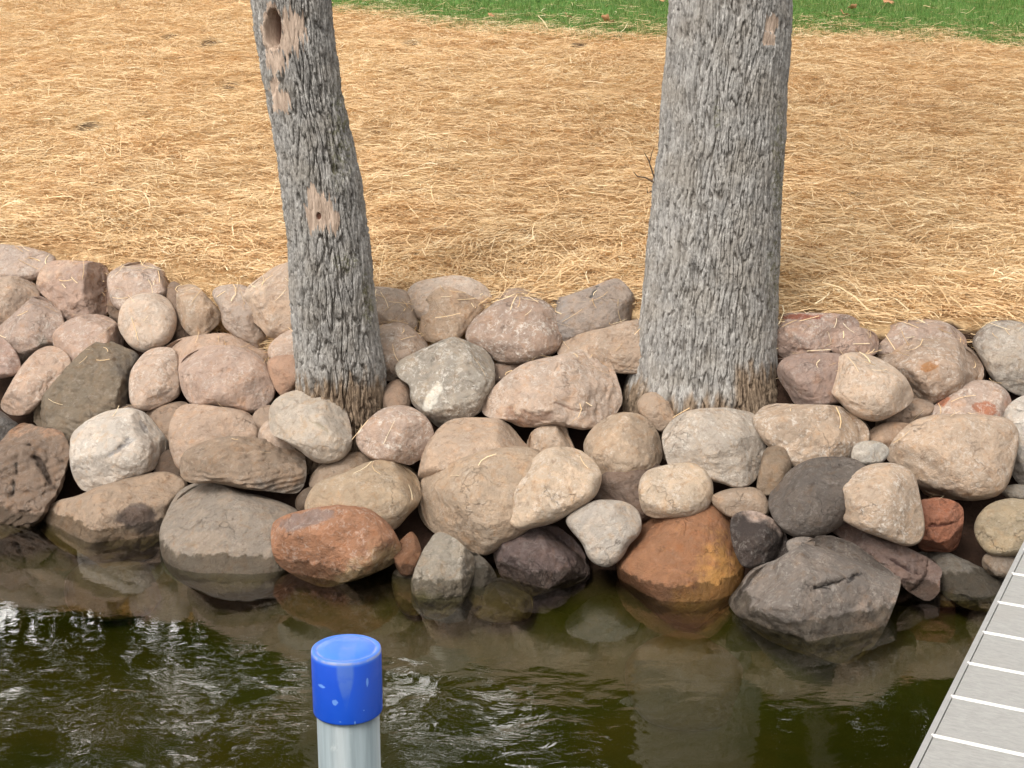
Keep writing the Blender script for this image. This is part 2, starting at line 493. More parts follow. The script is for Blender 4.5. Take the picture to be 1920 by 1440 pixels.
def build_straw():
    N = 500000
    y = 6.7 + (17.5 - 6.7) * RNG.random(N) ** 1.25
    x = (RNG.random(N) * 2 - 1) * (0.385 * y + 0.35)
    d = y - shore(x) - dtop(x)
    P = np.stack([x, y, np.zeros(N)], 1)
    edge_n = 0.16 * perlin(P * 1.9) + 0.10 * perlin(P * 6)
    keep = (d + edge_n > -0.30 + 0.14 * RNG.random(N) + 0.16 * sstep(-.4, .6, x))
    e = y - lawn_edge(x) + 0.35 * perlin(P * 2.2)
    keep &= RNG.random(N) < np.where(e < -0.1, 1.0, np.clip(0.42 * np.exp(-(e + 0.1) / 0.45), 0.012, 1))
    s = soilness(x, y)
    keep &= RNG.random(N) > 0.84 * sstep(0.40, 1.05, s + 0.55 * perlin(P * 7) + 0.2 * perlin(P * 17))
    x, y, d, P, e = x[keep], y[keep], d[keep], P[keep], e[keep]
    n = len(x)
    flow = perlin(P * 0.7) * 2.2
    yaw = np.where(RNG.random(n) < 0.55, flow + RNG.normal(0, 0.5, n), RNG.random(n) * 2 * math.pi)
    L = np.clip(RNG.lognormal(math.log(0.105), 0.42, n), 0.04, 0.34)
    lay = RNG.random(n)
    z = terrain(x, y) + 0.002 + lay ** 1.5 * (0.035 + 0.025 * np.clip(perlin(P * 3.1) + 0.3, 0, 1))
    pitch = RNG.normal(0, 0.11, n) + (RNG.random(n) < 0.03) * RNG.normal(0, 0.45, n)
    z = z + np.abs(np.sin(pitch)) * L * 0.45
    width = np.clip(RNG.normal(0.0035, 0.0011, n), 0.0016, 0.007)
    curl = np.stack([RNG.normal(0, 0.35, n), RNG.normal(0.05, 0.25, n)], -1)
    roll = RNG.normal(0, 0.5, n)
    tone = np.clip(RNG.normal(0.48, 0.24, n) - 0.16 * (lay < 0.35) + 0.28 * fbm(P * 2.6, 3), 0, 1)
    o = strands('straw', x, y, z, yaw, pitch, L, width, curl, roll, tone, STRAWMAT)
    tag(o, 'golden straw mulch spread thickly over the bank behind the boulders', 'straw', kind='stuff')
build_straw()

def build_grass():
    N = 150000
    y = 11.5 + 9 * RNG.random(N)
    x = (RNG.random(N) * 2 - 1) * (0.385 * y + 0.35)
    keep = y > lawn_edge(x) - 0.45 + 0.25 * RNG.random(N)
    x, y = x[keep], y[keep]; n = len(x)
    L = RNG.uniform(0.03, 0.075, n)
    pitch = RNG.uniform(0.75, 1.5, n)
    z = terrain(x, y) + L * 0.45
    g = strand_material('turf grass', (0.085, 0.165, 0.035), (0.16, 0.29, 0.07), (0.36, 0.42, 0.17), 0.6, 0.3)
    o = strands('grass', x, y, z, RNG.random(n) * 6.283, pitch, L, np.full(n, 0.006), RNG.normal(0, 0.3, (n, 2)),
                RNG.normal(0, 0.3, n), RNG.random(n), g, segs=2, taper=0.7)
    tag(o, 'short green lawn grass beyond the straw at the top', 'grass', kind='stuff')
build_grass()

# ------------------------------------------------------------------ boulders
def ico(sub):
    t = (1 + 5 ** .5) / 2
    V = [(-1, t, 0), (1, t, 0), (-1, -t, 0), (1, -t, 0), (0, -1, t), (0, 1, t), (0, -1, -t), (0, 1, -t), (t, 0, -1), (t, 0, 1), (-t, 0, -1), (-t, 0, 1)]
    T = [(0, 11, 5), (0, 5, 1), (0, 1, 7), (0, 7, 10), (0, 10, 11), (1, 5, 9), (5, 11, 4), (11, 10, 2), (10, 7, 6), (7, 1, 8),
         (3, 9, 4), (3, 4, 2), (3, 2, 6), (3, 6, 8), (3, 8, 9), (4, 9, 5), (2, 4, 11), (6, 2, 10), (8, 6, 7), (9, 8, 1)]
    V = [np.array(v) / np.linalg.norm(v) for v in V]
    for _ in range(sub):
        cache, T2 = {}, []
        def mid(a, b):
            k = (a, b) if a < b else (b, a)
            if k not in cache:
                m = V[a] + V[b]; V.append(m / np.linalg.norm(m)); cache[k] = len(V) - 1
            return cache[k]
        for a, b, c in T:
            ab, bc, ca = mid(a, b), mid(b, c), mid(c, a)
            T2 += [(a, ab, ca), (b, bc, ab), (c, ca, bc), (ab, bc, ca)]
        T = T2
    return np.array(V), np.array(T)
ICO5, TRI5 = ico(5)
ICO4, TRI4 = ico(4)

def outline_radius(pts, smooth_deg):
    P = np.array(pts, float)
    n = len(P)
    S = []
    for i in range(n):
        p0, p1, p2, p3 = P[i - 1], P[i], P[(i + 1) % n], P[(i + 2) % n]
        for t in np.linspace(0, 1, 12, endpoint=False):
            S.append(0.5 * ((2 * p1) + (-p0 + p2) * t + (2 * p0 - 5 * p1 + 4 * p2 - p3) * t * t + (-p0 + 3 * p1 - 3 * p2 + p3) * t ** 3))
    S = np.array(S)
    x, y = S[:, 0], S[:, 1]
    cr = x * np.roll(y, -1) - np.roll(x, -1) * y
    A = cr.sum() / 2
    cx = ((x + np.roll(x, -1)) * cr).sum() / (6 * A); cy = ((y + np.roll(y, -1)) * cr).sum() / (6 * A)
    dx, dy = x - cx, -(y - cy)
    ang = np.arctan2(dy, dx); r = np.hypot(dx, dy)
    o = np.argsort(ang); ang, r = ang[o], r[o]
    ga = np.linspace(-math.pi, math.pi, 720, endpoint=False)
    gr = np.interp(ga, np.concatenate([ang - 2 * math.pi, ang, ang + 2 * math.pi]), np.concatenate([r, r, r]))
    k = np.exp(-0.5 * (np.arange(-40, 41) * 0.5 / smooth_deg) ** 2); k /= k.sum()
    gs = np.convolve(np.concatenate([gr[-40:], gr, gr[:40]]), k, 'valid')
    # matching ellipse from second moments of the radius function
    c2 = (gs ** 4 * np.cos(2 * ga)).sum() / (gs ** 4).sum(); s2 = (gs ** 4 * np.sin(2 * ga)).sum() / (gs ** 4).sum()
    e = min(math.hypot(c2, s2), 0.9); th = math.atan2(s2, c2) / 2
    q = math.sqrt((1 - e) / (1 + e))
    re = 1 / np.sqrt((np.cos(ga - th)) ** 2 + (np.sin(ga - th) / q) ** 2)
    re *= math.sqrt((gs ** 2).mean() / (re ** 2).mean())
    return cx, cy, ga, gs, re

GROUP = 'boulders stacked along the shore'
rock_id = [0]
def rock(label, pts, col, second=None, spk=0.4, ang=0.3, dz=0.0, tilt=0.40, thick=0.80, patch=(0, 0, 0.0), rough=1.0, wl=None, name='boulder', cat='boulder', lay=0.0, marks=(), mcol=(.1,.08,.07)):
    """ang 0 = water-worn, 1 = freshly broken; patch (right, up, bias) steers where the second colour lies;
       dz pushes it into the bank, wl = photo row of its water line"""
    i = rock_id[0]; rock_id[0] += 1
    rg = np.random.default_rng(1000 + i * 7)
    cx, cy, ga, gs, re = outline_radius(pts, 1.6 + 3.0 * (1 - ang))
    D0 = bank_depth(cx, cy) + dz
    if wl is not None:
        r = ray(cx, wl); D0 = -CAMZ / r[2] + dz + 0.12
    big = gs.mean() > 45
    U, T = (ICO5, TRI5) if big else (ICO4, TRI4)
    a, b, c = U[:, 0], U[:, 1], U[:, 2]
    phi = np.arctan2(b, a); s = np.hypot(a, b)
    R = np.interp(phi, np.append(ga, math.pi), np.append(gs, gs[0]))
    RE = np.interp(phi, np.append(ga, math.pi), np.append(re, re[0]))
    wgt = s ** 2
    s2 = s ** (0.86 if ang < 0.6 else 0.80)
    m = D0 / F                                 # metres per pixel there
    rad = (RE * (1 - wgt) + R * wgt) * s2
    u, v = rad * np.cos(phi) * m, rad * np.sin(phi) * m
    size = math.sqrt(abs(gs * gs).mean()) * m
    Dk = size * thick * (0.85 + 0.3 * rg.random())
    wv = np.sign(c) * np.abs(c) ** 0.85 * Dk
    # broken faces: planes that shave the front
    for k in range(int(3 + 9 * ang)):
        n = rg.normal(size=3); n[2] = abs(n[2]) + 0.45; n[1] += 0.25; n /= np.linalg.norm(n)
        sup = np.percentile(u * n[0] + v * n[1] + wv * n[2], 99.5)
        lim = sup * (0.93 - 0.30 * min(ang + .15, 1) * rg.random() - 0.06 * rg.random())
        t = (u * n[0] + v * n[1] + wv * n[2]) - lim
        soft = size * (0.034 * (1 - ang) + 0.006)
        wv = wv - np.where(c > -0.3, soft * np.logaddexp(0, t / soft), 0) / n[2]
    Q = np.stack([u, v, wv], 1) + rg.random(3) * 50
    N = np.stack([a, b, c], 1)
    amp = size * (0.055 + 0.06 * ang) * rough
    n1 = fbm(Q / size * 1.1, 2)
    n2 = fbm(Q / size * 3.5, 4, gain=0.55)
    rid = 1 - np.abs(fbm(Q / size * 2.0 + 9, 3)) * 2.2
    disp = amp * (0.9 * n1 + 0.62 * n2) + amp * 0.55 * ang * np.clip(rid - 0.55, 0, 1) * -1.6
    if lay > 0:                                # layered stone
        g = rg.normal(size=3) * 0.25 + np.array([0.15, 1.0, 0.2])
        h = (Q @ (g / np.linalg.norm(g))) / size * 7 + 1.2 * n1
        disp += lay * size * 0.05 * (np.abs((h % 1) - 0.5) * 2 - 0.5)
    fr = 0.30 + 0.70 * np.clip(1 - s ** 6, 0, 1)
    u2 = u + N[:, 0] * disp * fr; v2 = v + N[:, 1] * disp * fr; w2 = wv + (0.35 + 0.65 * np.abs(N[:, 2])) * disp
    PX, PY = cx + u2 / m, cy - v2 / m
    mk = np.zeros(len(a))
    for (mx, my, sx, sy, rt, dp) in marks:
        rt = math.radians(rt)
        ex, ey = PX - mx, -(PY - my)
        gx, gy = ex * math.cos(rt) + ey * math.sin(rt), -ex * math.sin(rt) + ey * math.cos(rt)
        wob_ = fbm(Q / size * 4 + 5, 3)
        q = np.hypot(gx / sx, gy / sy + (1.6 * wob_ if dp > 0 else 0))
        k_ = sstep(1.25, 0.55, q + 0.6 * wob_) * (c > 0)
        mk = np.maximum(mk, k_)
        w2 = w2 - dp * k_
    depth = D0 - w2 + tilt * v2
    W = at_depth(cx + u2 / m, cy - v2 / m, depth)
    ctr = W.mean(0)
    pf = patch[0] * u / size + patch[1] * v / size + patch[2] + 0.55 * fbm(Q / size * 1.3 + 30, 3)
    o = mesh_np(name, W - ctr, T, ROCKMAT, attrs={'patch': np.clip(pf, -1, 2), 'mark': mk})
    o['mark_colour'] = [float(x) for x in mcol]
    o.location = ctr
    def mute(c_, k_=0.30):
        l_ = 0.3 * c_[0] + 0.6 * c_[1] + 0.1 * c_[2]
        return tuple(v * (1 - k_) + k_ * l_ * q for v, q in zip(c_, (1.16, 0.98, 0.82)))
    vivid = col[0] > 1.9 * col[1]
    second = second or tuple(min(1, x * 1.18) for x in col)
    col = tuple(v * 0.87 for v in mute(col, 0.1 if vivid else 0.42))
    second = second if vivid else mute(second, 0.3)
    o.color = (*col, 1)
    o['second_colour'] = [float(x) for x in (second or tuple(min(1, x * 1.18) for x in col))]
    o['speckle'] = float(spk)
    tag(o, label, cat, GROUP)
    return o

PK, PA, TN = (.45, .335, .262), (.55, .43, .355), (.45, .325, .225)
GY_, WG, DK = (.36, .325, .30), (.50, .48, .465), (.085, .078, .078)
PU, OL, BR = (.115, .078, .082), (.17, .14, .095), (.21, .135, .09)
RU, OR_ = (.42, .15, .065), (.34, .155, .05)
ROSE = (.36, .245, .21)

# --- back row along the straw, left to right
rock('grey-pink flat boulder at the far left end of the top row against the straw', [(-80,500),(-60,475),(-20,458),(36,461),(70,468),(105,482),(100,505),(72,525),(20,528),(-40,525)], (.47,.37,.33), GY_, .5, .25)
rock('sliver of a grey rock showing in the straw at the left frame edge', [(-60,455),(-10,444),(8,450),(8,468),(-20,478),(-60,475)], GY_, None, .4, .3, dz=.05, name='rock', cat='rock')
rock('tan-pink boulder cut by the left frame edge just under the topmost grey-pink one', [(-60,540),(-30,523),(0,519),(40,519),(66,532),(75,552),(68,575),(30,603),(0,618),(-40,610),(-60,580)], PK, TN, .3, .3)
rock('squarish pink boulder with a broken lower face, second from the left in the top row', [(68,527),(80,500),(103,488),(167,490),(200,498),(208,522),(208,563),(200,592),(156,596),(128,603),(97,568),(74,548)], (.43,.285,.235), (.5,.36,.28), .2, .75, patch=(-.3,.5,.1))
rock('pale pink boulder right behind the round cream one', [(203,515),(230,496),(258,489),(295,499),(314,519),(320,545),(303,578),(250,590),(215,575),(203,548)], (.50,.375,.325), PA, .8, .35)
rock('small brown stone wedged below the squarish pink boulder', [(203,568),(222,556),(240,575),(240,612),(218,603),(204,590)], BR, None, .1, .3, dz=.08, name='rock', cat='rock')
rock('nearly spherical cream boulder resting between the top rows at the left', [(221,602),(227,575),(248,555),(280,549),(308,556),(326,577),(332,604),(322,636),(300,652),(272,661),(248,652),(232,634),(222,615)], (.56,.45,.375), (.50,.38,.30), .55, .05, thick=.95, rough=.5, dz=-.06)
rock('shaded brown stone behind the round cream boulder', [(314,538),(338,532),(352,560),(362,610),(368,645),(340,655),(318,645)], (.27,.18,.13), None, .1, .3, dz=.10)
rock('tan heart-shaped boulder right of the round cream one', [(333,541),(352,533),(371,538),(401,569),(415,591),(408,609),(383,630),(368,635),(354,628),(337,603),(331,570)], (.46,.33,.23), PA, .5, .35, dz=-.04)
rock('grey-pink boulder tucked under the big tan one left of the left trunk', [(397,550),(413,536),(455,534),(485,560),(508,620),(508,642),(490,654),(468,647),(438,628),(419,610),(412,580)], (.43,.345,.30), GY_, .3, .3, dz=.02)
rock('big tan boulder leaning against the left side of the left trunk', [(454,569),(463,540),(495,513),(525,496),(552,497),(590,560),(578,605),(540,628),(508,634),(487,614),(463,592)], (.49,.355,.265), (.55,.44,.34), .4, .4, dz=-.02, patch=(-.4,.2,0))
rock('greyish tan boulder right of the left trunk at the straw edge', [(680,550),(700,538),(735,540),(765,548),(778,580),(786,612),(775,624),(740,616),(690,612)], (.42,.33,.27), None, .2, .2, dz=.03)
rock('whitish boulder behind the tan-orange one between the two trunks', [(763,548),(777,531),(815,521),(854,516),(885,522),(912,539),(924,566),(912,592),(870,605),(800,605),(775,588),(765,567)], (.57,.46,.39), PK, .5, .3, dz=.02)
rock('tan-orange boulder overlapping the whitish one in the top row', [(785,628),(789,600),(795,568),(812,546),(840,538),(880,553),(905,573),(888,602),(873,622),(858,637),(815,642),(791,636)], (.47,.325,.215), PA, .35, .45, dz=-.05)
rock('top of a small tan stone peeking from the straw behind the speckled boulder', [(920,572),(945,546),(970,540),(1000,546),(1028,560),(1010,590),(940,592)], (.40,.29,.22), None, .2, .3, dz=.05, name='rock', cat='rock')
rock('brown-pink boulder speckled with white at the centre of the top rows', [(872,630),(881,608),(895,592),(916,576),(940,561),(978,556),(1015,561),(1037,577),(1055,607),(1057,637),(1043,661),(1012,675),(978,682),(930,678),(912,659),(880,646)], (.39,.275,.225), (.45,.34,.28), 1.0, .15, dz=-.03)
rock('smooth slate-grey boulder with a raised top left of the right trunk', [(1024,566),(1068,553),(1119,534),(1141,525),(1160,522),(1177,537),(1193,562),(1200,590),(1196,610),(1158,625),(1100,638),(1058,645),(1040,615),(1030,588)], (.33,.28,.255), (.25,.235,.235), .1, .4, patch=(-.6,-.1,.1), marks=[(1112,550,4,14,-30,.008)], mcol=(.08,.08,.08))
rock('tan boulder squeezed against the left side of the right trunk', [(1041,655),(1055,640),(1096,623),(1141,612),(1180,601),(1225,600),(1250,640),(1240,695),(1155,700),(1110,684),(1060,678)], (.46,.33,.24), PA, .35, .4)
rock('rose-grey slab immediately right of the right trunk at the straw edge', [(1430,600),(1470,588),(1535,586),(1597,592),(1612,615),(1578,642),(1550,662),(1500,670),(1440,670)], (.40,.275,.24), (.45,.36,.31), .5, .7, thick=.6, marks=[(1500,594,46,6,0,0)], mcol=(.25,.09,.06))
rock('small rose-coloured stone beside the rose-grey slab', [(1549,640),(1570,620),(1605,612),(1642,625),(1648,650),(1636,667),(1600,671),(1568,666)], (.42,.28,.235), None, .35, .5, dz=-.04, name='rock', cat='rock')
rock('low pinkish boulder half buried under straw behind the orange-marked one', [(1630,645),(1665,612),(1715,599),(1770,604),(1812,635),(1795,672),(1690,675),(1640,665)], (.42,.31,.27), WG, .7, .4, dz=.03)
rock('tan boulder with a rusty orange mark on its face at the right', [(1642,662),(1683,645),(1727,634),(1775,632),(1815,650),(1841,675),(1850,700),(1837,722),(1797,742),(1747,760),(1710,757),(1680,732),(1655,702)], (.42,.30,.225), (.46,.40,.36), .75, .55, dz=-.02, marks=[(1743,687,20,11,20,0)], mcol=(.31,.16,.07))
rock('dark-topped grey boulder speckled white at the right frame edge', [(1822,640),(1838,616),(1870,601),(1920,605),(1975,625),(1995,680),(1970,730),(1920,743),(1893,734),(1862,713),(1843,682),(1828,655)], (.42,.39,.35), (.20,.175,.16), .6, .2, patch=(-.3,.55,-.1))
# --- second row
rock('grey-pink boulder with a green-grey underside near the left frame edge', [(-12,625),(16,597),(42,572),(69,553),(89,558),(108,574),(119,594),(122,612),(108,642),(90,668),(42,692),(28,668),(3,642)], (.42,.31,.27), (.22,.21,.175), .6, .5, patch=(.2,-.85,.0))
rock('small pink boulder at the left frame edge, half cut off', [(-55,655),(-40,635),(-10,628),(12,638),(29,657),(39,680),(38,697),(20,707),(-10,710),(-45,702)], (.43,.285,.255), None, .4, .3, dz=-.04)
rock('pink boulder lying just above the large dark olive slab', [(99,627),(122,604),(156,590),(189,590),(214,600),(228,619),(232,645),(220,675),(180,700),(140,712),(112,692),(102,658)], (.46,.315,.26), (.40,.30,.25), .5, .5)
rock('long pinkish boulder slanting down left beside the dark olive slab', [(0,757),(14,730),(33,697),(55,669),(76,653),(100,649),(130,666),(132,695),(105,728),(70,763),(52,777),(20,778),(4,768)], (.49,.34,.265), (.52,.38,.27), .55, .5, dz=-.03, thick=.7)
rock('large dark olive-grey slab slanting between pink boulders at the left', [(58,795),(66,763),(105,711),(133,680),(172,646),(200,637),(236,652),(262,669),(252,705),(246,757),(220,785),(190,800),(160,820),(128,835),(92,812)], (.205,.165,.115), (.13,.12,.11), .15, .75, dz=-.04, patch=(.55,.1,.0), thick=.6, lay=.5)
rock('upright cream-pink egg-shaped boulder right of the dark olive slab', [(242,715),(248,690),(264,668),(281,655),(312,651),(331,660),(338,700),(339,733),(328,749),(292,765),(273,771),(250,764),(243,746)], (.52,.385,.315), PA, .75, .15, dz=-.05)
rock('peach boulder showing above the large rounded pink one', [(300,655),(342,634),(387,626),(425,625),(450,634),(480,652),(505,660),(518,672),(515,700),(480,725),(380,705),(308,695)], (.50,.34,.255), None, .2, .3, dz=.08)
rock('large smooth rounded pink boulder left of the left trunk', [(334,690),(342,668),(365,655),(390,648),(435,649),(475,660),(502,683),(516,712),(518,735),(505,759),(474,776),(440,768),(405,762),(363,760),(342,735)], (.47,.325,.27), (.52,.385,.315), .5, .12, dz=-.05)
rock('small pale pink stone against the lower left of the left trunk', [(502,655),(515,636),(545,618),(580,625),(585,668),(545,685),(508,674)], (.50,.36,.29), None, .5, .2, dz=.06, name='rock', cat='rock')
rock('smooth orange wedge-shaped stone touching the left trunk', [(501,684),(507,672),(526,666),(560,668),(585,700),(568,737),(535,744),(521,736),(508,711)], (.46,.255,.165), None, .05, .25, dz=.06, name='rock', cat='rock')
rock('pale speckled boulder touching the right side of the left trunk', [(690,620),(725,607),(755,606),(775,617),(802,645),(792,668),(755,700),(735,716),(700,700),(690,660)], (.50,.375,.30), PA, .9, .2, dz=.05)
rock('small smooth brown pebble standing by the right foot of the left trunk', [(716,740),(728,719),(745,711),(762,715),(769,735),(769,765),(745,778),(720,768)], (.33,.215,.15), None, .05, .05, dz=.04, name='pebble', cat='stone')
rock('grey-green boulder with a white quartz streak between the two trunks', [(740,692),(747,677),(773,663),(806,648),(835,635),(854,631),(877,639),(905,653),(920,668),(928,691),(926,727),(909,750),(899,775),(865,793),(838,807),(815,796),(791,775),(772,754),(767,722),(750,712)], (.33,.315,.28), (.50,.46,.43), 1.0, .6, dz=-.05, patch=(-.3,-.35,-.05), marks=[(812,744,13,34,-25,-.004)], mcol=(.66,.64,.58))
rock('small brown stone in the gap above the big pale pink boulder', [(918,692),(935,678),(975,681),(990,697),(958,720),(930,728),(917,716)], (.28,.19,.145), None, .2, .2, dz=.10, name='rock', cat='rock')
rock('big pale pink boulder with a chipped lower face left of the right trunk', [(902,764),(911,744),(925,727),(956,699),(989,680),(1046,666),(1088,656),(1119,660),(1142,680),(1159,713),(1167,750),(1155,777),(1130,797),(1096,806),(1062,801),(1034,798),(1010,803),(975,800),(952,790),(928,785),(905,779)], (.50,.375,.305), (.46,.37,.315), .65, .6, dz=-.05, patch=(.2,-.5,.0), marks=[(985,782,55,15,-4,.012),(1060,762,34,3,-20,.01)], mcol=(.26,.18,.14))
rock('small smooth tan pebble at the left foot of the right trunk', [(1195,757),(1206,740),(1228,735),(1255,748),(1276,772),(1266,792),(1240,810),(1218,797),(1200,776)], (.43,.305,.215), None, .15, .05, dz=.02, name='pebble', cat='stone')
rock('mauve-brown boulder right of the right trunk beneath the rose slab', [(1456,692),(1470,671),(1503,663),(1575,664),(1610,700),(1590,748),(1551,760),(1497,762),(1478,737),(1462,714)], (.33,.225,.20), (.38,.28,.24), .25, .25)
rock('smooth cream oval boulder overlapping the mauve-brown one', [(1549,708),(1558,685),(1578,665),(1611,661),(1655,675),(1691,700),(1709,728),(1712,750),(1688,771),(1659,786),(1635,790),(1599,778),(1567,747),(1552,727)], (.57,.44,.34), (.62,.50,.41), .6, .2, dz=-.10)
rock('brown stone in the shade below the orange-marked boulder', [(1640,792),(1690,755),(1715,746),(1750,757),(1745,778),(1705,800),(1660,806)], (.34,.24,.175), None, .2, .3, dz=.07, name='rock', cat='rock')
rock('pink boulder with a brick-red patch behind the biggest tan boulder at the right', [(1712,795),(1745,765),(1785,735),(1828,713),(1865,717),(1892,739),(1896,765),(1885,805),(1800,820),(1730,820)], (.47,.345,.295), (.38,.17,.115), .9, .25, patch=(.5,-.1,-.12), marks=[(1846,766,32,15,-10,0),(1765,750,16,12,30,0)], mcol=(.34,.14,.08))
rock('white-grey boulder cut by the right frame edge beside the biggest tan one', [(1879,778),(1895,755),(1930,740),(1980,760),(1995,830),(1970,900),(1925,914),(1900,895),(1890,860),(1888,820)], (.44,.44,.43), (.33,.33,.32), .9, .4, dz=.03)
# --- third row
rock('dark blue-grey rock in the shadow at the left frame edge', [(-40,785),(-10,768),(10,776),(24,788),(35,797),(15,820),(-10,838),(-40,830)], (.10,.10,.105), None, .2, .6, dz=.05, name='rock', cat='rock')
rock('angular brown boulder with an orange top at the left frame edge by the water', [(-70,880),(-30,840),(0,828),(20,808),(45,792),(65,798),(90,803),(114,806),(129,832),(132,855),(125,882),(112,925),(92,957),(72,985),(30,1005),(-60,1005)], (.22,.15,.11), (.42,.22,.12), .15, 1.0, patch=(-.1,.8,-.35), lay=.6, thick=.9, dz=-.05, marks=[(84,885,7,52,30,.035),(28,900,5,40,-10,.02)], mcol=(.04,.028,.022))
rock('white-grey rough boulder with streaks, third row at the left', [(130,832),(138,810),(165,788),(205,770),(245,765),(275,776),(298,803),(315,828),(313,855),(290,879),(257,896),(215,907),(168,922),(149,914),(135,887),(130,858)], (.52,.50,.475), (.36,.345,.335), 1.0, .45, dz=-.05, marks=[(228,838,40,6,35,.012),(270,800,6,25,20,.008)], mcol=(.27,.26,.26))
rock('flat pale stone peeking above the white-grey boulder', [(210,770),(230,758),(252,762),(268,785),(240,800),(215,790)], (.42,.32,.27), None, .3, .3, dz=.08, name='rock', cat='rock')
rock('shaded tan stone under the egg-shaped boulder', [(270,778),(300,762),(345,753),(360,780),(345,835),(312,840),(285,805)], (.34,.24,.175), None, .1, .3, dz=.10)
rock('tan stone in the gap under the large rounded pink boulder', [(474,778),(500,760),(520,768),(528,805),(505,818),(480,806)], (.38,.27,.20), None, .1, .3, dz=.10, name='rock', cat='rock')
rock('pinkish tan boulder above the dark layered one', [(316,822),(318,792),(333,765),(354,757),(400,761),(450,768),(476,783),(486,805),(488,835),(450,870),(370,885),(335,880),(320,850)], (.45,.315,.235), (.40,.285,.22), .3, .4)
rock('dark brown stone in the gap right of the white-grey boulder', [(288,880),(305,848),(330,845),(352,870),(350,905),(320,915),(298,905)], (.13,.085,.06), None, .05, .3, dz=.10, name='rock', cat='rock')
rock('dark layered brown-grey boulder lying lengthwise in the third row', [(337,868),(344,848),(375,830),(435,818),(485,821),(535,832),(567,847),(575,875),(571,908),(557,925),(515,923),(455,916),(400,906),(355,906),(339,892)], (.30,.215,.15), (.155,.14,.125), .25, .6, dz=-.08, patch=(.25,-.6,.05), lay=.8)
rock('pale tan stone under the left side of the round light-grey boulder', [(484,822),(490,800),(508,786),(535,800),(555,835),(535,850),(500,843)], (.47,.355,.285), None, .5, .3, dz=.02, name='rock', cat='rock')
rock('round light-grey boulder covering the foot of the left trunk', [(505,795),(504,770),(515,750),(540,735),(570,729),(610,732),(638,755),(655,785),(661,825),(653,849),(635,864),(605,870),(580,860),(560,843),(528,824),(508,812)], (.45,.41,.36), (.40,.385,.36), .3, .4, dz=-.14, marks=[(600,800,34,4,-35,.01)], mcol=(.30,.27,.22))
rock('pink boulder with white crystal speckles right of the left trunk foot', [(667,820),(680,798),(713,769),(747,760),(778,766),(803,786),(814,812),(812,840),(800,858),(782,864),(770,872),(744,867),(712,866),(690,857),(673,841)], (.45,.32,.265), (.50,.38,.32), 1.0, .2, dz=-.08)
rock('flat tan stone under the speckled boulder by the left trunk foot', [(580,898),(598,875),(628,858),(668,847),(697,860),(700,890),(650,910),(600,922),(583,918)], (.34,.245,.17), None, .2, .25, dz=.06)
rock('tan boulder partly hidden by a larger tan boulder in the middle', [(783,905),(792,850),(815,812),(837,792),(863,784),(905,783),(939,787),(962,803),(985,832),(1012,862),(1000,900),(900,915),(830,910),(795,915)], (.48,.345,.25), (.50,.36,.29), .25, .25, dz=.02)
rock('small jagged tan stone between the pale pink and the cream-tan boulders', [(986,834),(997,809),(1016,799),(1037,793),(1061,795),(1068,818),(1078,845),(1060,870),(1010,868),(988,855)], (.48,.36,.265), PA, .4, .8, dz=.0, name='rock', cat='rock')
rock('rounded tan boulder below the left foot of the right trunk', [(1094,840),(1102,815),(1120,794),(1145,778),(1170,772),(1200,777),(1222,793),(1238,822),(1242,857),(1228,880),(1195,900),(1140,908),(1112,880)], (.44,.325,.225), (.40,.32,.255), .4, .35)
rock('large blue-grey and tan boulder below the right trunk', [(1241,815),(1258,788),(1292,770),(1344,764),(1386,768),(1417,779),(1431,820),(1438,854),(1425,883),(1411,907),(1383,916),(1358,908),(1334,901),(1310,890),(1262,885),(1245,848)], (.43,.39,.345), (.48,.375,.285), .7, .5, dz=-.07, patch=(0,.3,-.1))
rock('upright brown pebble between the blue-grey boulder and the dark oval one', [(1418,912),(1428,862),(1437,840),(1455,831),(1475,838),(1484,870),(1478,905),(1457,920),(1440,930),(1424,926)], (.26,.185,.12), None, .1, .15, dz=.04, name='pebble', cat='stone')
rock('wide tan and white boulder below the cream oval one', [(1410,787),(1425,767),(1447,757),(1500,758),(1565,760),(1600,775),(1627,796),(1634,825),(1602,858),(1560,872),(1510,880),(1488,878),(1466,852),(1438,835),(1422,815)], (.47,.35,.255), (.55,.47,.41), .9, .55, dz=-.01, patch=(0,-.35,-.05))
rock('small orange-tan stone left of the biggest tan boulder', [(1624,818),(1645,797),(1680,791),(1715,800),(1710,832),(1678,845),(1638,842)], (.42,.275,.18), None, .2, .3, dz=.06, name='rock', cat='rock')
rock('small smooth pale blue-grey stone in front of the wide tan and white boulder', [(1596,850),(1605,832),(1630,826),(1655,831),(1668,845),(1656,866),(1625,872),(1600,867)], (.37,.385,.375), None, .5, .1, dz=-.07, name='rock', cat='rock')
rock('biggest tan boulder, squared off, at the right above the dock', [(1660,862),(1668,835),(1690,805),(1720,786),(1760,778),(1840,778),(1890,784),(1911,812),(1906,857),(1890,907),(1868,930),(1820,939),(1770,936),(1730,926),(1716,897),(1680,874)], (.50,.37,.27), (.56,.45,.37), .6, .35, dz=-.09)
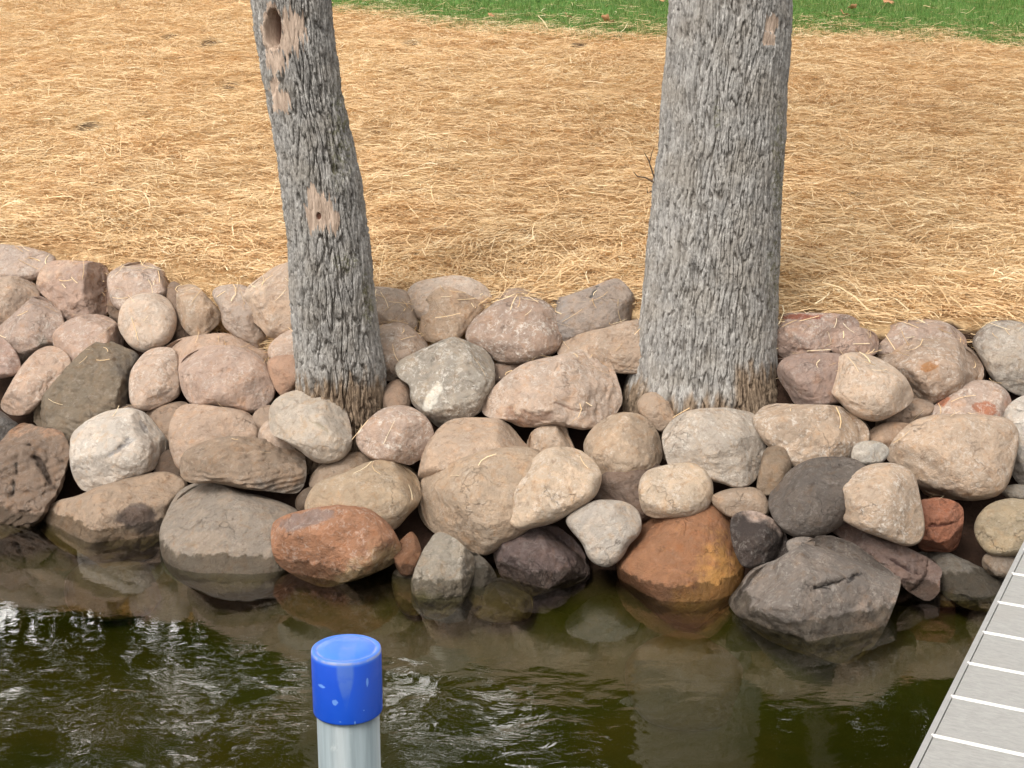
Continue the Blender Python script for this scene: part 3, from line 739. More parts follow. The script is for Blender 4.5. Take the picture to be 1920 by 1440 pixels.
# --- lower rows
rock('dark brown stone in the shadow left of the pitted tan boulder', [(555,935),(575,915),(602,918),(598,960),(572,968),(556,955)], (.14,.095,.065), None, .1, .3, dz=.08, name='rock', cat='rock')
rock('long tan boulder pitted with small holes above the rust-orange one', [(571,948),(583,918),(604,900),(648,885),(686,868),(721,860),(756,869),(782,887),(791,908),(788,940),(765,968),(738,995),(700,1000),(630,985),(578,970)], (.42,.31,.195), (.32,.225,.135), .35, .2, dz=-.02, patch=(.5,-.5,-.1), thick=.85)
rock('largest boulder, smooth tan, in the centre of the wall', [(782,932),(787,905),(810,880),(850,862),(905,845),(950,838),(990,838),(1020,848),(1040,872),(1032,930),(995,990),(978,1005),(960,1018),(935,1030),(915,1042),(880,1040),(840,1015),(800,988),(785,962)], (.44,.325,.225), (.47,.35,.27), .25, .15, dz=.0)
rock('pale cream-tan oval boulder tilted in front of the largest tan one', [(943,955),(951,930),(969,899),(994,866),(1021,843),(1053,837),(1087,843),(1112,862),(1128,888),(1123,918),(1105,942),(1074,960),(1039,980),(1000,990),(972,995),(950,976)], (.55,.425,.31), (.60,.48,.37), .65, .25, dz=-.14)
rock('dark brown-mauve boulder behind the small cream cube-like one', [(1113,935),(1125,895),(1145,876),(1185,866),(1240,872),(1260,905),(1240,955),(1205,978),(1185,972),(1145,950)], (.185,.125,.10), (.24,.17,.13), .1, .5, dz=.05)
rock('small cream cube-like boulder right of the brown-mauve one', [(1197,918),(1204,892),(1226,877),(1275,868),(1310,871),(1332,892),(1337,925),(1326,955),(1290,972),(1258,972),(1221,970),(1204,956)], (.52,.41,.30), (.57,.46,.36), .6, .2, dz=-.08)
rock('low flat tan stone right of the orange-brown boulder top', [(1333,932),(1360,918),(1390,914),(1420,916),(1439,937),(1443,962),(1422,974),(1375,972),(1345,955)], (.38,.275,.195), None, .25, .2, dz=.03, name='rock', cat='rock')
rock('dark rock with a pinkish top squeezed beside the orange-brown boulder', [(1372,970),(1407,957),(1440,967),(1468,988),(1481,1015),(1477,1040),(1440,1056),(1395,1064),(1372,1015)], (.055,.042,.042), (.36,.28,.25), .2, .7, dz=.02, patch=(.3,.9,-.1))
rock('large smooth dark charcoal oval boulder at the right', [(1441,935),(1454,908),(1479,883),(1515,862),(1560,856),(1605,862),(1632,885),(1615,935),(1590,975),(1568,993),(1535,1007),(1490,1007),(1460,987),(1445,962)], (.125,.11,.105), (.20,.17,.145), .15, .15, dz=-.02, patch=(.4,.2,-.15))
rock('cream-tan rounded triangular boulder overlapping the charcoal one', [(1554,932),(1566,912),(1595,891),(1627,872),(1667,868),(1697,875),(1716,893),(1725,930),(1732,970),(1732,1007),(1714,1024),(1696,1024),(1660,1011),(1613,993),(1569,968),(1556,950)], (.50,.375,.275), (.56,.47,.39), .95, .2, dz=-.12)
rock('brick-red squared rock under the biggest tan boulder', [(1722,948),(1742,935),(1772,934),(1804,950),(1805,990),(1792,1030),(1757,1035),(1722,1026)], (.30,.125,.075), (.22,.10,.07), .1, .85, name='rock', cat='rock', dz=.0, tilt=.15, marks=[(1760,985,32,3,8,.015)], mcol=(.10,.04,.03))
rock('khaki rounded boulder by the dock at the right frame edge', [(1826,987),(1840,958),(1865,941),(1900,935),(1950,945),(1980,985),(1955,1032),(1900,1043),(1858,1040),(1834,1017)], (.37,.30,.18), (.36,.22,.12), .25, .2, dz=-.08)
rock('small grey stone under the khaki boulder', [(1842,1046),(1868,1030),(1915,1035),(1930,1072),(1890,1086),(1850,1074)], (.22,.18,.145), None, .2, .4, dz=.02, name='rock', cat='rock')
rock('thin grey sliver of rock behind the khaki boulder at the right edge', [(1875,918),(1905,908),(1935,915),(1935,935),(1895,936)], (.30,.29,.26), None, .2, .3, dz=.05, name='rock', cat='rock')
rock('long purple-brown slab slanting down right behind the big mauve-grey boulder', [(1546,992),(1560,977),(1590,976),(1635,996),(1685,1020),(1740,1045),(1771,1067),(1765,1090),(1764,1110),(1745,1133),(1722,1124),(1690,1098),(1660,1070),(1625,1038),(1590,1015)], (.195,.125,.115), (.14,.09,.09), .15, .9, dz=.03, thick=.35, lay=.4, tilt=.6, marks=[(1690,1060,40,4,-30,.02)], mcol=(.05,.03,.03))
rock('dark grey flat slab reaching toward the dock', [(1708,1036),(1757,1030),(1811,1050),(1867,1080),(1900,1100),(1890,1140),(1830,1145),(1775,1120),(1730,1070)], (.15,.145,.13), (.11,.11,.07), .1, .5, dz=.12, tilt=.9, thick=.4)
rock('little pink-red wet stone at the water near the dock', [(1752,1118),(1785,1095),(1815,1096),(1824,1110),(1815,1130),(1780,1140),(1756,1136)], (.36,.19,.15), (.12,.05,.04), .1, .6, wl=1122, name='rock', cat='rock')
rock('small grey stone between the charcoal oval and the big mauve-grey boulder', [(1474,1018),(1500,1006),(1528,1012),(1520,1040),(1485,1042)], (.24,.22,.21), None, .1, .3, dz=.04, name='rock', cat='rock')
# --- the waterline, left to right
rock('long low brown boulder at the waterline with a dark wet end', [(68,972),(90,952),(110,938),(145,930),(195,908),(257,892),(313,884),(347,898),(356,915),(340,970),(310,1020),(275,1050),(200,1058),(130,1040),(85,1005)], (.37,.265,.185), (.14,.105,.09), .1, .5, wl=1000, patch=(.35,-.75,-.15), dz=-.02, tilt=.55, marks=[(262,972,52,30,-10,0)], mcol=(.085,.065,.058))
rock('big smooth grey boulder at the waterline left of the rust-orange one', [(298,1012),(303,980),(320,945),(335,922),(357,907),(385,902),(412,905),(450,920),(500,933),(540,946),(568,968),(575,1030),(550,1090),(480,1125),(400,1120),(330,1085),(305,1050)], (.27,.235,.20), (.33,.295,.26), .15, .2, wl=1060, dz=.06, tilt=.6)
rock('rust-orange boulder with a yellowish corner sitting at the water', [(508,1004),(511,982),(528,969),(563,957),(604,949),(648,946),(692,951),(717,970),(737,993),(751,1022),(750,1043),(730,1061),(692,1079),(648,1093),(616,1102),(587,1096),(546,1076),(517,1053),(509,1028)], (.35,.175,.10), (.33,.24,.14), .35, .5, wl=1098, dz=.02, patch=(.45,-.75,.0), thick=.75, tilt=.30, marks=[(570,974,62,17,14,0)], mcol=(.20,.15,.135))
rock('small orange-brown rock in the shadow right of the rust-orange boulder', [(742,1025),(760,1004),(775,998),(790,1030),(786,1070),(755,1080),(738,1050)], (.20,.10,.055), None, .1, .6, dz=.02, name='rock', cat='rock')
rock('grey pointed rock with green moss on its left face at the water', [(783,1055),(800,1020),(820,998),(849,1007),(873,1026),(891,1050),(884,1090),(864,1135),(830,1160),(790,1150),(770,1100)], (.27,.255,.215), (.16,.15,.05), .3, .8, wl=1122, patch=(-.35,-.55,-.05), tilt=.3, dz=-.02)
rock('wet grey slab at the waterline left of the mossy pointed rock', [(734,1090),(748,1062),(785,1056),(810,1100),(800,1150),(755,1150)], (.17,.155,.13), None, .1, .4, wl=1110, dz=.06, thick=.5)
rock('dark grey wedge rock behind the right side of the mossy one', [(868,1028),(895,1038),(920,1060),(932,1088),(925,1130),(885,1145),(862,1130),(862,1070)], (.12,.115,.10), None, .1, .8, wl=1120, dz=.05, name='rock', cat='rock')
rock('flat wet stone between the mossy rock and the purple one', [(885,1125),(905,1096),(935,1082),(965,1093),(1000,1120),(990,1160),(930,1170),(890,1155)], (.19,.17,.15), None, .1, .3, wl=1128, dz=.06, thick=.45, name='rock', cat='rock')
rock('dark purple block-shaped boulder at the water in the centre', [(925,1036),(935,1016),(969,996),(997,986),(1039,984),(1057,990),(1081,1013),(1099,1038),(1107,1076),(1096,1092),(1045,1106),(997,1118),(972,1120),(950,1098),(930,1064)], (.13,.088,.093), (.17,.12,.12), .15, .85, wl=1104, dz=.0, thick=.75, tilt=.45)
rock('smooth whitish-grey boulder tapering down above the water in the centre', [(1059,975),(1074,960),(1105,943),(1126,937),(1164,939),(1190,951),(1203,972),(1200,1000),(1180,1022),(1166,1047),(1142,1063),(1121,1060),(1103,1046),(1092,1020),(1072,996)], (.42,.40,.375), (.36,.34,.32), .35, .08, dz=-.05, marks=[(1126,1029,2.5,2.5,0,.005)], mcol=(.05,.05,.05))
rock('large smooth orange-brown boulder standing in the water', [(1156,1052),(1171,1017),(1198,980),(1233,965),(1268,954),(1299,940),(1324,933),(1358,939),(1380,961),(1391,996),(1399,1055),(1390,1100),(1370,1150),(1330,1180),(1260,1170),(1190,1130),(1162,1090)], (.30,.145,.075), (.42,.225,.075), .06, .2, wl=1120, dz=.10, patch=(.55,-.4,.40), tilt=.45)
rock('big angular mauve-grey boulder with a black crack at the water', [(1366,1125),(1382,1103),(1410,1067),(1457,1048),(1497,1022),(1519,1004),(1548,998),(1591,1008),(1627,1033),(1667,1059),(1689,1081),(1687,1110),(1668,1160),(1635,1215),(1590,1245),(1520,1235),(1440,1200),(1385,1160)], (.20,.18,.172), (.31,.235,.195), .3, .75, wl=1165, dz=-.10, patch=(.5,-.2,-.1), tilt=.55, marks=[(1560,1094,58,3,16,.025),(1600,1084,26,2.5,48,.018),(1530,1100,30,2,-12,.01)], mcol=(.03,.025,.025))
# --- under the water
rock('drowned ochre boulder under the water between the purple and orange-brown ones', [(930,1175),(980,1120),(1050,1095),(1140,1098),(1220,1130),(1240,1180),(1180,1225),(1060,1235),(960,1215)], (.42,.29,.10), None, .1, .1, wl=1090, dz=.06, tilt=.9, thick=.5)
rock('drowned rusty boulder under the reflection of the right trunk', [(1170,1260),(1210,1205),(1290,1185),(1370,1215),(1430,1270),(1440,1330),(1330,1370),(1210,1350)], (.42,.24,.09), None, .1, .1, wl=1175, dz=.05, tilt=.9, thick=.5)
rock('drowned brown boulder beside the dock under the water', [(1655,1210),(1700,1150),(1790,1135),(1860,1180),(1850,1270),(1760,1300),(1680,1280)], (.30,.21,.12), None, .1, .2, wl=1135, dz=.05, tilt=.9, thick=.5)
rock('drowned olive boulder under the water below the long low brown one', [(120,1090),(180,1040),(260,1045),(310,1090),(280,1150),(190,1165),(130,1140)], (.26,.20,.10), None, .1, .2, wl=1035, dz=.05, tilt=.9, thick=.5)

# ------------------------------------------------------------------ trees
def voronoi_edge(u, v, nu, seed):
    """F2-F1 of a jittered grid, periodic in u with nu cells"""
    iu, iv = np.floor(u).astype(int), np.floor(v).astype(int)
    f1 = np.full(u.shape, 9.0); f2 = np.full(u.shape, 9.0); idv = np.zeros(u.shape)
    for a in (-1, 0, 1):
        for b in (-1, 0, 1):
            cu, cv = iu + a, iv + b
            h = ((cu % nu) * 7919 + cv * 104729 + seed * 31) & 0x7fffffff
            h = (h * 1103515245 + 12345) & 0x7fffffff
            ju = ((h >> 8) & 1023) / 1023.0
            h2 = (h * 1103515245 + 12345) & 0x7fffffff
            jv = ((h2 >> 8) & 1023) / 1023.0
            dd = np.hypot(cu + 0.15 + 0.7 * ju - u, cv + 0.1 + 0.8 * jv - v)
            nearer = dd < f1
            idv = np.where(nearer, ju, idv)
            f2 = np.where(nearer, f1, np.minimum(f2, dd)); f1 = np.where(nearer, dd, f1)
    return f2 - f1, idv

def build_trunk(tree, Yt, left, right, mat, nplates, vlen, amp, marks, stains, mosses, skew, top_z, seed):
    """left / right: (x, y) photo points of the bark edge; the axis stands in the vertical plane Y = Yt"""
    ly = [p[1] for p in left]; lx = [p[0] for p in left]; ry = [p[1] for p in right]; rx = [p[0] for p in right]
    def zy(y):
        r = ray(960, y); return CAMZ + r[2] * Yt / r[1]
    ys = np.arange(-60, 905, 1.0)
    zs = np.array([zy(y) for y in ys])
    dep = np.array([Yt / ray(960, y)[1] for y in ys])
    L, Rr = np.interp(ys, ly, lx), np.interp(ys, ry, rx)
    k = np.ones(31) / 31
    L = np.convolve(np.pad(L, 15, 'edge'), k, 'valid'); Rr = np.convolve(np.pad(Rr, 15, 'edge'), k, 'valid')
    ax = ((L + Rr) / 2 - 960) * dep / F; rad = (Rr - L) / 2 * dep / F - amp * 0.35
    zlo, zhi = zs.min(), zs.max()
    zf = np.arange(zlo, zhi, 0.0042)
    zc = np.linspace(zhi, top_z, 120)[1:]
    o = np.argsort(zs)
    axf, rf = np.interp(zf, zs[o], ax[o]), np.interp(zf, zs[o], rad[o])
    s_ax = (axf[-1] - axf[-200]) / (zf[-1] - zf[-200])
    axc = axf[-1] + s_ax * (zc - zhi) * np.exp(-(zc - zhi) * 0.05)
    rc = rf[-1] * (1 - 0.80 * ((zc - zhi) / (top_z - zhi)) ** 1.1)
    Z = np.concatenate([zf, zc]); A = np.concatenate([axf, axc]); R0 = np.concatenate([rf, rc])
    NU = 720
    th = np.linspace(0, 2 * math.pi, NU, endpoint=False)
    TH, ZZ = np.meshgrid(th, Z)
    RR = np.repeat(R0[:, None], NU, 1); AA = np.repeat(A[:, None], NU, 1)
    circ = 2 * math.pi * np.median(rf)
    p3 = np.stack([np.cos(TH) * 1.0, np.sin(TH) * 1.0, ZZ * 1.0], -1).reshape(-1, 3)
    wob = fbm(p3 * np.array([2.2, 2.2, 2.6]) + seed, 3).reshape(TH.shape)
    wob2 = fbm(p3 * np.array([9, 9, 8.0]) + seed, 3).reshape(TH.shape)
    ct, sn = np.cos(TH + 0.10 * wob + skew * (ZZ - Z[0])), np.sin(TH + 0.10 * wob + skew * (ZZ - Z[0]))
    kk = nplates / (2 * math.pi)
    def net(f, st, sd_):
        q = np.stack([ct * kk * f, sn * kk * f, ZZ * kk * f / np.median(rf) / st], -1).reshape(-1, 3) + sd_
        return np.abs(perlin(q)).reshape(TH.shape)
    na, nb = net(1.0, vlen, seed), net(2.0, vlen * 1.25, seed + 31)
    brk = fbm(p3 * np.array([11, 11, 9.0]) + 5, 3).reshape(TH.shape)
    jag = 0.16 * fbm(p3 * np.array([70, 70, 45.0]) + 15, 2).reshape(TH.shape)
    f1 = (1 - sstep(0.0, 0.24, na + jag)) * np.clip(0.9 + 0.9 * brk, 0.35, 1.25); f2 = (1 - sstep(0.0, 0.20, nb + jag)) * np.clip(0.7 - 1.2 * brk, 0.1, 1.1)
    u = TH / (2 * math.pi) * int(nplates * 1.5) + 1.4 * wob2
    v = ZZ / 0.075 + 2.0 * wob2 + 1.2 * wob
    e2, id2 = voronoi_edge(u, v, int(nplates * 1.5), seed + 5)
    ftex = fbm(p3 * np.array([62, 62, 26.0]), 3, gain=0.7).reshape(TH.shape)
    H = amp * (-1.1 * f1 - 0.45 * f2 + 0.5 * (id2 - 0.5) - 0.30 * (1 - sstep(0, .16, e2)) + 0.46 * ftex)
    H = H + 0.013 * np.median(rf) * fbm(p3 * np.array([1.5, 1.5, 1.2]) + 40, 2).reshape(TH.shape)
    fur = np.clip(f1 * 0.9 + 0.5 * f2 * (0.5 + f1) - 0.5 * ftex, 0, 1)
    # pixel position of each point for the front half
    X = AA + RR * np.cos(TH); Y = Yt - RR * np.sin(TH)      # th = pi/2 faces the camera
    px = 960 + X / Y * 1.0 * F / (CT + 0)                      # rough, refined below
    dz_ = (ZZ - CAMZ)
    fw = Y * CT - dz_ * ST
    px = 960 + F * X / fw; py = 720 - F * (Y * ST + dz_ * CT) / fw
    front = np.sin(TH) > 0.05
    bare = np.zeros(TH.shape); cav = np.zeros(TH.shape)
    nz = fbm(p3 * np.array([14, 14, 9.0]) + 77, 3).reshape(TH.shape)
    for (mx, my, sx, sy, dpt, kind) in marks:
        q = np.sqrt(((px - mx) / sx) ** 2 + ((py - my) / sy) ** 2)
        if kind == 'hole':
            m = front * sstep(1.12, 0.82, q)
            H = H * (1 - m) - dpt * m; cav = np.maximum(cav, m); fur = fur * (1 - m)
            rim = front * sstep(1.75, 1.05, q + 0.6 * nz)
            bare = np.maximum(bare, rim); fur = fur * (1 - rim)
        else:
            m = front * sstep(1.15, 0.75, q + 1.0 * nz)
            H = H * (1 - 0.8 * m) - dpt * m; bare = np.maximum(bare, m); fur = fur * (1 - 0.9 * m)
    stain = np.zeros(TH.shape)
    for (x0, x1, ylim) in stains:
        stain = np.maximum(stain, sstep(x0 - 12, x0 + 12, px) * sstep(x1 + 12, x1 - 12, px) * sstep(-30, 34, py - ylim + 55 * wob2))
    moss = np.zeros(TH.shape)
    for (mx, my, sx, sy) in mosses:
        moss = np.maximum(moss, np.exp(-(((px - mx) / sx) ** 2 + ((py - my) / sy) ** 2)))
    Rn = RR + H
    X = AA + Rn * np.cos(TH); Y = Yt - Rn * np.sin(TH)
    nr = len(Z)
    idx = np.arange(nr * NU).reshape(nr, NU)
    nxt = np.roll(idx, -1, axis=1)
    Fc = np.stack([idx[:-1], idx[1:], nxt[1:], nxt[:-1]], -1).reshape(-1, 4)
    bx, bz = float(A[0]), float(Z[0])
    V = np.stack([X - bx, Y - Yt, ZZ - bz], -1).reshape(-1, 3)
    tree.location = (bx, Yt, bz)
    mesh_np('trunk', V, Fc, mat, tree, attrs={'furrow': fur.ravel(), 'bare': bare.ravel(), 'cavity': cav.ravel(), 'stain': stain.ravel(), 'moss': moss.ravel()})
    return A, Z, R0

def tube(pts, radii, n=8):
    P = [Vector(p) for p in pts]; V, Fq = [], []
    for i, p in enumerate(P):
        d = (P[min(i + 1, len(P) - 1)] - P[max(i - 1, 0)]).normalized()
        a = d.cross(Vector((0.3, 0.9, 0.2))).normalized(); b = d.cross(a)
        for k in range(n):
            t = 2 * math.pi * k / n
            V.append(p + (a * math.cos(t) + b * math.sin(t)) * radii[i])
    for i in range(len(P) - 1):
        for k in range(n):
            Fq.append((i * n + k, i * n + (k + 1) % n, (i + 1) * n + (k + 1) % n, (i + 1) * n + k))
    return np.array([tuple(v) for v in V]), np.array(Fq)

def join(parts):
    Vs, Fs, o = [], [], 0
    for v, f in parts:
        Vs.append(v); Fs.append(f + o); o += len(v)
    return np.concatenate(Vs), np.concatenate(Fs)

def crown(tree, cen, rad, n, leaf, mat, seed, clumps=26, name='crown'):
    rg = np.random.default_rng(seed)
    cc = rg.normal(size=(clumps, 3)); cc /= np.linalg.norm(cc, axis=1)[:, None]
    cc *= rg.random((clumps, 1)) ** 0.45
    cr = rg.uniform(0.16, 0.36, clumps) * (0.66 if clumps > 60 else 1) 
    k = rg.integers(0, clumps, n)
    d = rg.normal(size=(n, 3)); d /= np.linalg.norm(d, axis=1)[:, None]
    p = (cc[k] + d * (cr[k] * rg.random(n) ** 0.5)[:, None]) * np.array(rad) + np.array(cen)
    a = rg.normal(size=(n, 3)); a /= np.linalg.norm(a, axis=1)[:, None]
    b = np.cross(a, rg.normal(size=(n, 3))); b /= np.linalg.norm(b, axis=1)[:, None]
    s = leaf * rg.uniform(0.6, 1.3, n)[:, None]
    V = np.stack([p - a * s, p + b * s * 0.45, p + a * s, p - b * s * 0.45], 1).reshape(-1, 3)
    Fc = np.arange(n * 4).reshape(-1, 4)
    mesh_np(name, V, Fc, mat, tree, smooth=False, attrs={'tone': np.repeat(rg.random(n), 4)})

def limbs(tree, base, tips, r0, mat):
    ps = []
    for t in tips:
        m = [(base[0] + (t[0] - base[0]) * q, base[1] + (t[1] - base[1]) * q, base[2] + (t[2] - base[2]) * q ** 0.8) for q in np.linspace(0, 1, 7)]
        ps.append(tube(m, [r0 * (1 - 0.85 * q) for q in np.linspace(0, 1, 7)]))
    return ps

LEAF1 = leaf_material('green tree leaves', (0.018, 0.045, 0.008), (0.05, 0.09, 0.018))
LEAF2 = leaf_material('yellowing tree leaves', (0.03, 0.05, 0.010), (0.08, 0.09, 0.02))
BARK1 = bark_material('grey furrowed bark with bare wood', 0)
BARK2 = bark_material('grey shaggy plated bark', 0)

# left tree
t1 = empty('tree', (0, 0, 0))
tag(t1, 'thinner leaning tree with woodpecker holes in its grey bark', 'tree')
Lf = [(466, -60), (470, 0), (478, 70), (487, 125), (498, 187), (513, 262), (523, 330), (532, 400), (538, 456), (541, 563), (550, 640), (553, 729), (556, 800), (556, 905)]
Rt = [(616, -60), (622, 0), (627, 58), (634, 108), (644, 175), (656, 227), (670, 292), (682, 350), (688, 408), (697, 472), (706, 563), (715, 640), (725, 690), (728, 768), (732, 905)]
A1, Z1, R1 = build_trunk(t1, 6.92, Lf, Rt, BARK1, 50, 6.0, 0.0160,
    [(511, 55, 15, 36, 0.13, 'hole'), (510, 163, 13, 20, 0.012, 'patch'), (597, 406, 5, 7, 0.09, 'hole'),
     (545, 60, 26, 48, 0.006, 'patch'), (596, 400, 30, 36, 0.006, 'patch'), (585, 365, 9, 22, 0.005, 'patch'), (526, 192, 18, 22, 0.004, 'patch'), (517, 115, 22, 26, 0.005, 'patch'), (628, 415, 9, 22, .004, 'patch')],
    [(540, 800, 716)], [(650, 492, 30, 22), (690, 560, 14, 60), (640, 250, 25, 120)], 0.12, 9.0, 3)
base = Vector(t1.location)
ax, az = float(A1[-60]) - base.x, float(Z1[-60]) - base.z
V, Fc = join(limbs(t1, (ax, 0, az), [(ax - 1.6, -.6, az + 2.2), (ax + 1.2, .8, az + 2.6), (ax - .4, 1.6, az + 2.0), (ax + .5, -1.4, az + 2.4)], 0.09, None))
mesh_np('limbs', V, Fc, BARK1, t1)
crown(t1, (ax - 0.2, 0.3, az + 2.6), (2.6, 2.4, 2.3), 3500, 0.055, LEAF2, 4)

# right tree
t2 = empty('tree', (0, 0, 0))
tag(t2, 'thick straight tree with shaggy grey bark and a flared foot', 'tree')
Lf = [(1256, -60), (1254, 0), (1247, 111), (1240, 167), (1233, 278), (1223, 333), (1220, 390), (1215, 428), (1209, 497), (1204, 553), (1195, 622), (1182, 692), (1168, 728), (1160, 775), (1154, 905)]
Rt = [(1487, -60), (1486, 0), (1483, 70), (1477, 167), (1475, 250), (1470, 305), (1464, 389), (1463, 470), (1460, 553), (1458, 636), (1461, 692), (1472, 747), (1480, 905)]
A2, Z2, R2 = build_trunk(t2, 6.98, Lf, Rt, BARK2, 104, 6.5, 0.0120,
    [(1452, 45, 14, 20, 0.01, 'patch'), (1445, 75, 12, 16, 0.004, 'patch')],
    [(1378, 1500, 692), (1120, 1215, 712), (1200, 1400, 752)], [(1462, 330, 16, 150), (1455, 520, 18, 90), (1345, 215, 8, 30)], 0.02, 10.0, 8)
base = Vector(t2.location)
ax, az = float(A2[-60]) - base.x, float(Z2[-60]) - base.z
V, Fc = join(limbs(t2, (ax, 0, az), [(ax - 1.8, -.6, az + 2.6), (ax + 1.9, .8, az + 2.4), (ax - .5, 2.0, az + 2.6), (ax + .8, -1.6, az + 2.8)], 0.13, None))
mesh_np('limbs', V, Fc, BARK2, t2)
crown(t2, (ax, 0.5, az + 2.8), (3.2, 2.8, 2.6), 5000, 0.06, LEAF1, 9)
def twig_pts(pix, Y):
    out = []
    for (a, b) in pix:
        r = ray(a, b); q = Y / r[1]
        out.append((r[0] * q - base.x, Y - base.y, CAMZ + r[2] * q - base.z))
    return out
tw = [tube(twig_pts([(1232, 345), (1224, 325), (1216, 300), (1208, 286)], 6.95), [.005, .004, .003, .0015], 5),
      tube(twig_pts([(1226, 342), (1210, 333), (1195, 331), (1188, 322)], 6.95), [.005, .004, .003, .0015], 5),
      tube(twig_pts([(1218, 305), (1222, 288), (1227, 274)], 6.93), [.003, .002, .001], 5),
      tube(twig_pts([(1222, 358), (1214, 362), (1213, 350)], 6.93), [.004, .003, .001], 5)]
V, Fc = join(tw)
TW = NT('dry brown twig'); TW.bsdf((0.09, 0.06, 0.04), 0.85)
mesh_np('twig', V, Fc, TW.m, t2)

# trees further back on the lawn: above the frame, mirrored in the lake
FARBARK = NT('plain grey bark')
_p = FARBARK.n('ShaderNodeTexCoord').outputs['Object']
FARBARK.bsdf(FARBARK.mix(FARBARK.noise(FARBARK.vmul(_p, (8, 8, 1.5)), 3, 5), (0.07, 0.06, 0.05), (0.20, 0.18, 0.16)), 0.9)
far = [(-10.5, 19, 5.0, 'broad leafy tree at the far left end of the lawn'), (-6.6, 22, 4.2, 'leafy tree second from the left behind the lawn'),
       (-3.0, 20.5, 3.6, 'leafy tree behind the lawn beyond the thinner trunk'), (0.9, 23, 4.4, 'leafy tree behind the lawn between the two trunks'),
       (4.8, 20, 4.6, 'dense leafy tree behind the lawn beyond the thick trunk'), (9.0, 22, 5.0, 'dense leafy tree at the far right of the lawn'),
       (13.0, 19, 4.6, 'outermost leafy tree right of the lawn')]
for i, (x, y, r, lab) in enumerate(far):
    t = empty('tree', (x, y, float(terrain(np.array([x]), np.array([float(y)]))[0]) - 0.1))
    tag(t, lab, 'tree', 'leafy trees behind the lawn')
    pts = [(0.15 * math.sin(q * 3 + i), 0.1 * math.cos(q * 2 + i), q * 9.5) for q in np.linspace(0, 1, 9)]
    V, Fc = tube(pts, [0.28 * (1 - 0.8 * q) for q in np.linspace(0, 1, 9)], 12)
    mesh_np('trunk', V, Fc, FARBARK.m, t)
    dens = 5800 if x < -2 else (7800 if x < 2 else 17000)
    crown(t, (0, 0, 7.6), (r * 1.12, r * 0.8, 6.2), dens, 0.21, LEAF1 if i % 3 else LEAF2, 40 + i, clumps=62)

# ------------------------------------------------------------------ loose straws blown over the upper stones
def loose_straw():
    bpy.context.view_layer.update()
    dg = bpy.context.evaluated_depsgraph_get()
    rows = []
    rg = np.random.default_rng(77)
    while len(rows) < 420:
        x = rg.uniform(-2.9, 2.8)
        d = -0.12 - rg.exponential(0.16) if rg.random() < 0.86 else -rg.uniform(0.2, 1.2)
        y = float(shore(x)) + float(dtop(x)) + d
        ok, loc, nor, fi, ob, mt = SC.ray_cast(dg, Vector((x, y, 2.0)), Vector((0, 0, -1)))
        if not ok or not ob.name.startswith(('boulder', 'rock', 'ground')) or nor.z < 0.35: continue
        yaw = rg.uniform(0, 6.283)
        t = Vector((math.cos(yaw), math.sin(yaw), 0)); t = (t - nor * t.dot(nor)).normalized()
        L = rg.uniform(0.04, 0.15)
        rows.append((loc.x + nor.x * .005, loc.y + nor.y * .005, loc.z + nor.z * .007 + L * 0.04, math.atan2(t.y, t.x), math.asin(t.z), L))
    R_ = np.array(rows); n = len(R_)
    o = strands('loose_straw', R_[:, 0], R_[:, 1], R_[:, 2], R_[:, 3], R_[:, 4], R_[:, 5], rg.uniform(.002, .0045, n),
                np.stack([rg.normal(0, .4, n), rg.normal(-.05, .1, n)], -1), rg.normal(0, .4, n), rg.random(n), STRAWMAT)
    tag(o, 'stray straws blown over the topmost boulders', 'straw', kind='stuff')
loose_straw()

# ------------------------------------------------------------------ fallen leaves on the lawn
def fallen_leaf(px, py, s, rot, lab):
    x, y, z = hit_ground(px, py)
    z = float(terrain(np.array([x]), np.array([y]))[0]) + 0.05
    n = 40
    th = np.linspace(0, 2 * math.pi, n, endpoint=False)
    r = s * (0.62 + 0.30 * np.abs(np.cos(2.5 * th)) ** 1.5 + 0.05 * np.cos(17 * th)) * (1 - 0.25 * (np.cos(th) < -0.85))
    ring = np.stack([r * np.cos(th), r * np.sin(th), 0.35 * r * np.abs(np.sin(th)) + 0.12 * s * np.cos(3 * th)], -1)
    V = np.concatenate([[(0, 0, 0)], ring * [0.5, 0.5, 0.35], ring])
    tri = []
    for k in range(n):
        a, b = 1 + k, 1 + (k + 1) % n
        tri.append((0, a, b)); tri.append((a, a + n, b + n)); tri.append((a, b + n, b))
    o = mesh_np('fallen_leaf', V, np.array(tri), LEAFDRY)
    o.location = (x, y, z); o.rotation_euler = (0.5, 0.25 * math.sin(rot), rot)
    tag(o, lab, 'leaf', 'dry leaves fallen on the grass')
    sol = o.modifiers.new('thickness', 'SOLIDIFY'); sol.thickness = 0.0015
_l = NT('dry autumn leaf')
_n = _l.noise(_l.n('ShaderNodeTexCoord').outputs['Object'], 30, 4)
_l.bsdf(_l.mix(_n, (0.34, 0.15, 0.07), (0.62, 0.36, 0.20)), 0.7)
LEAFDRY = _l.m
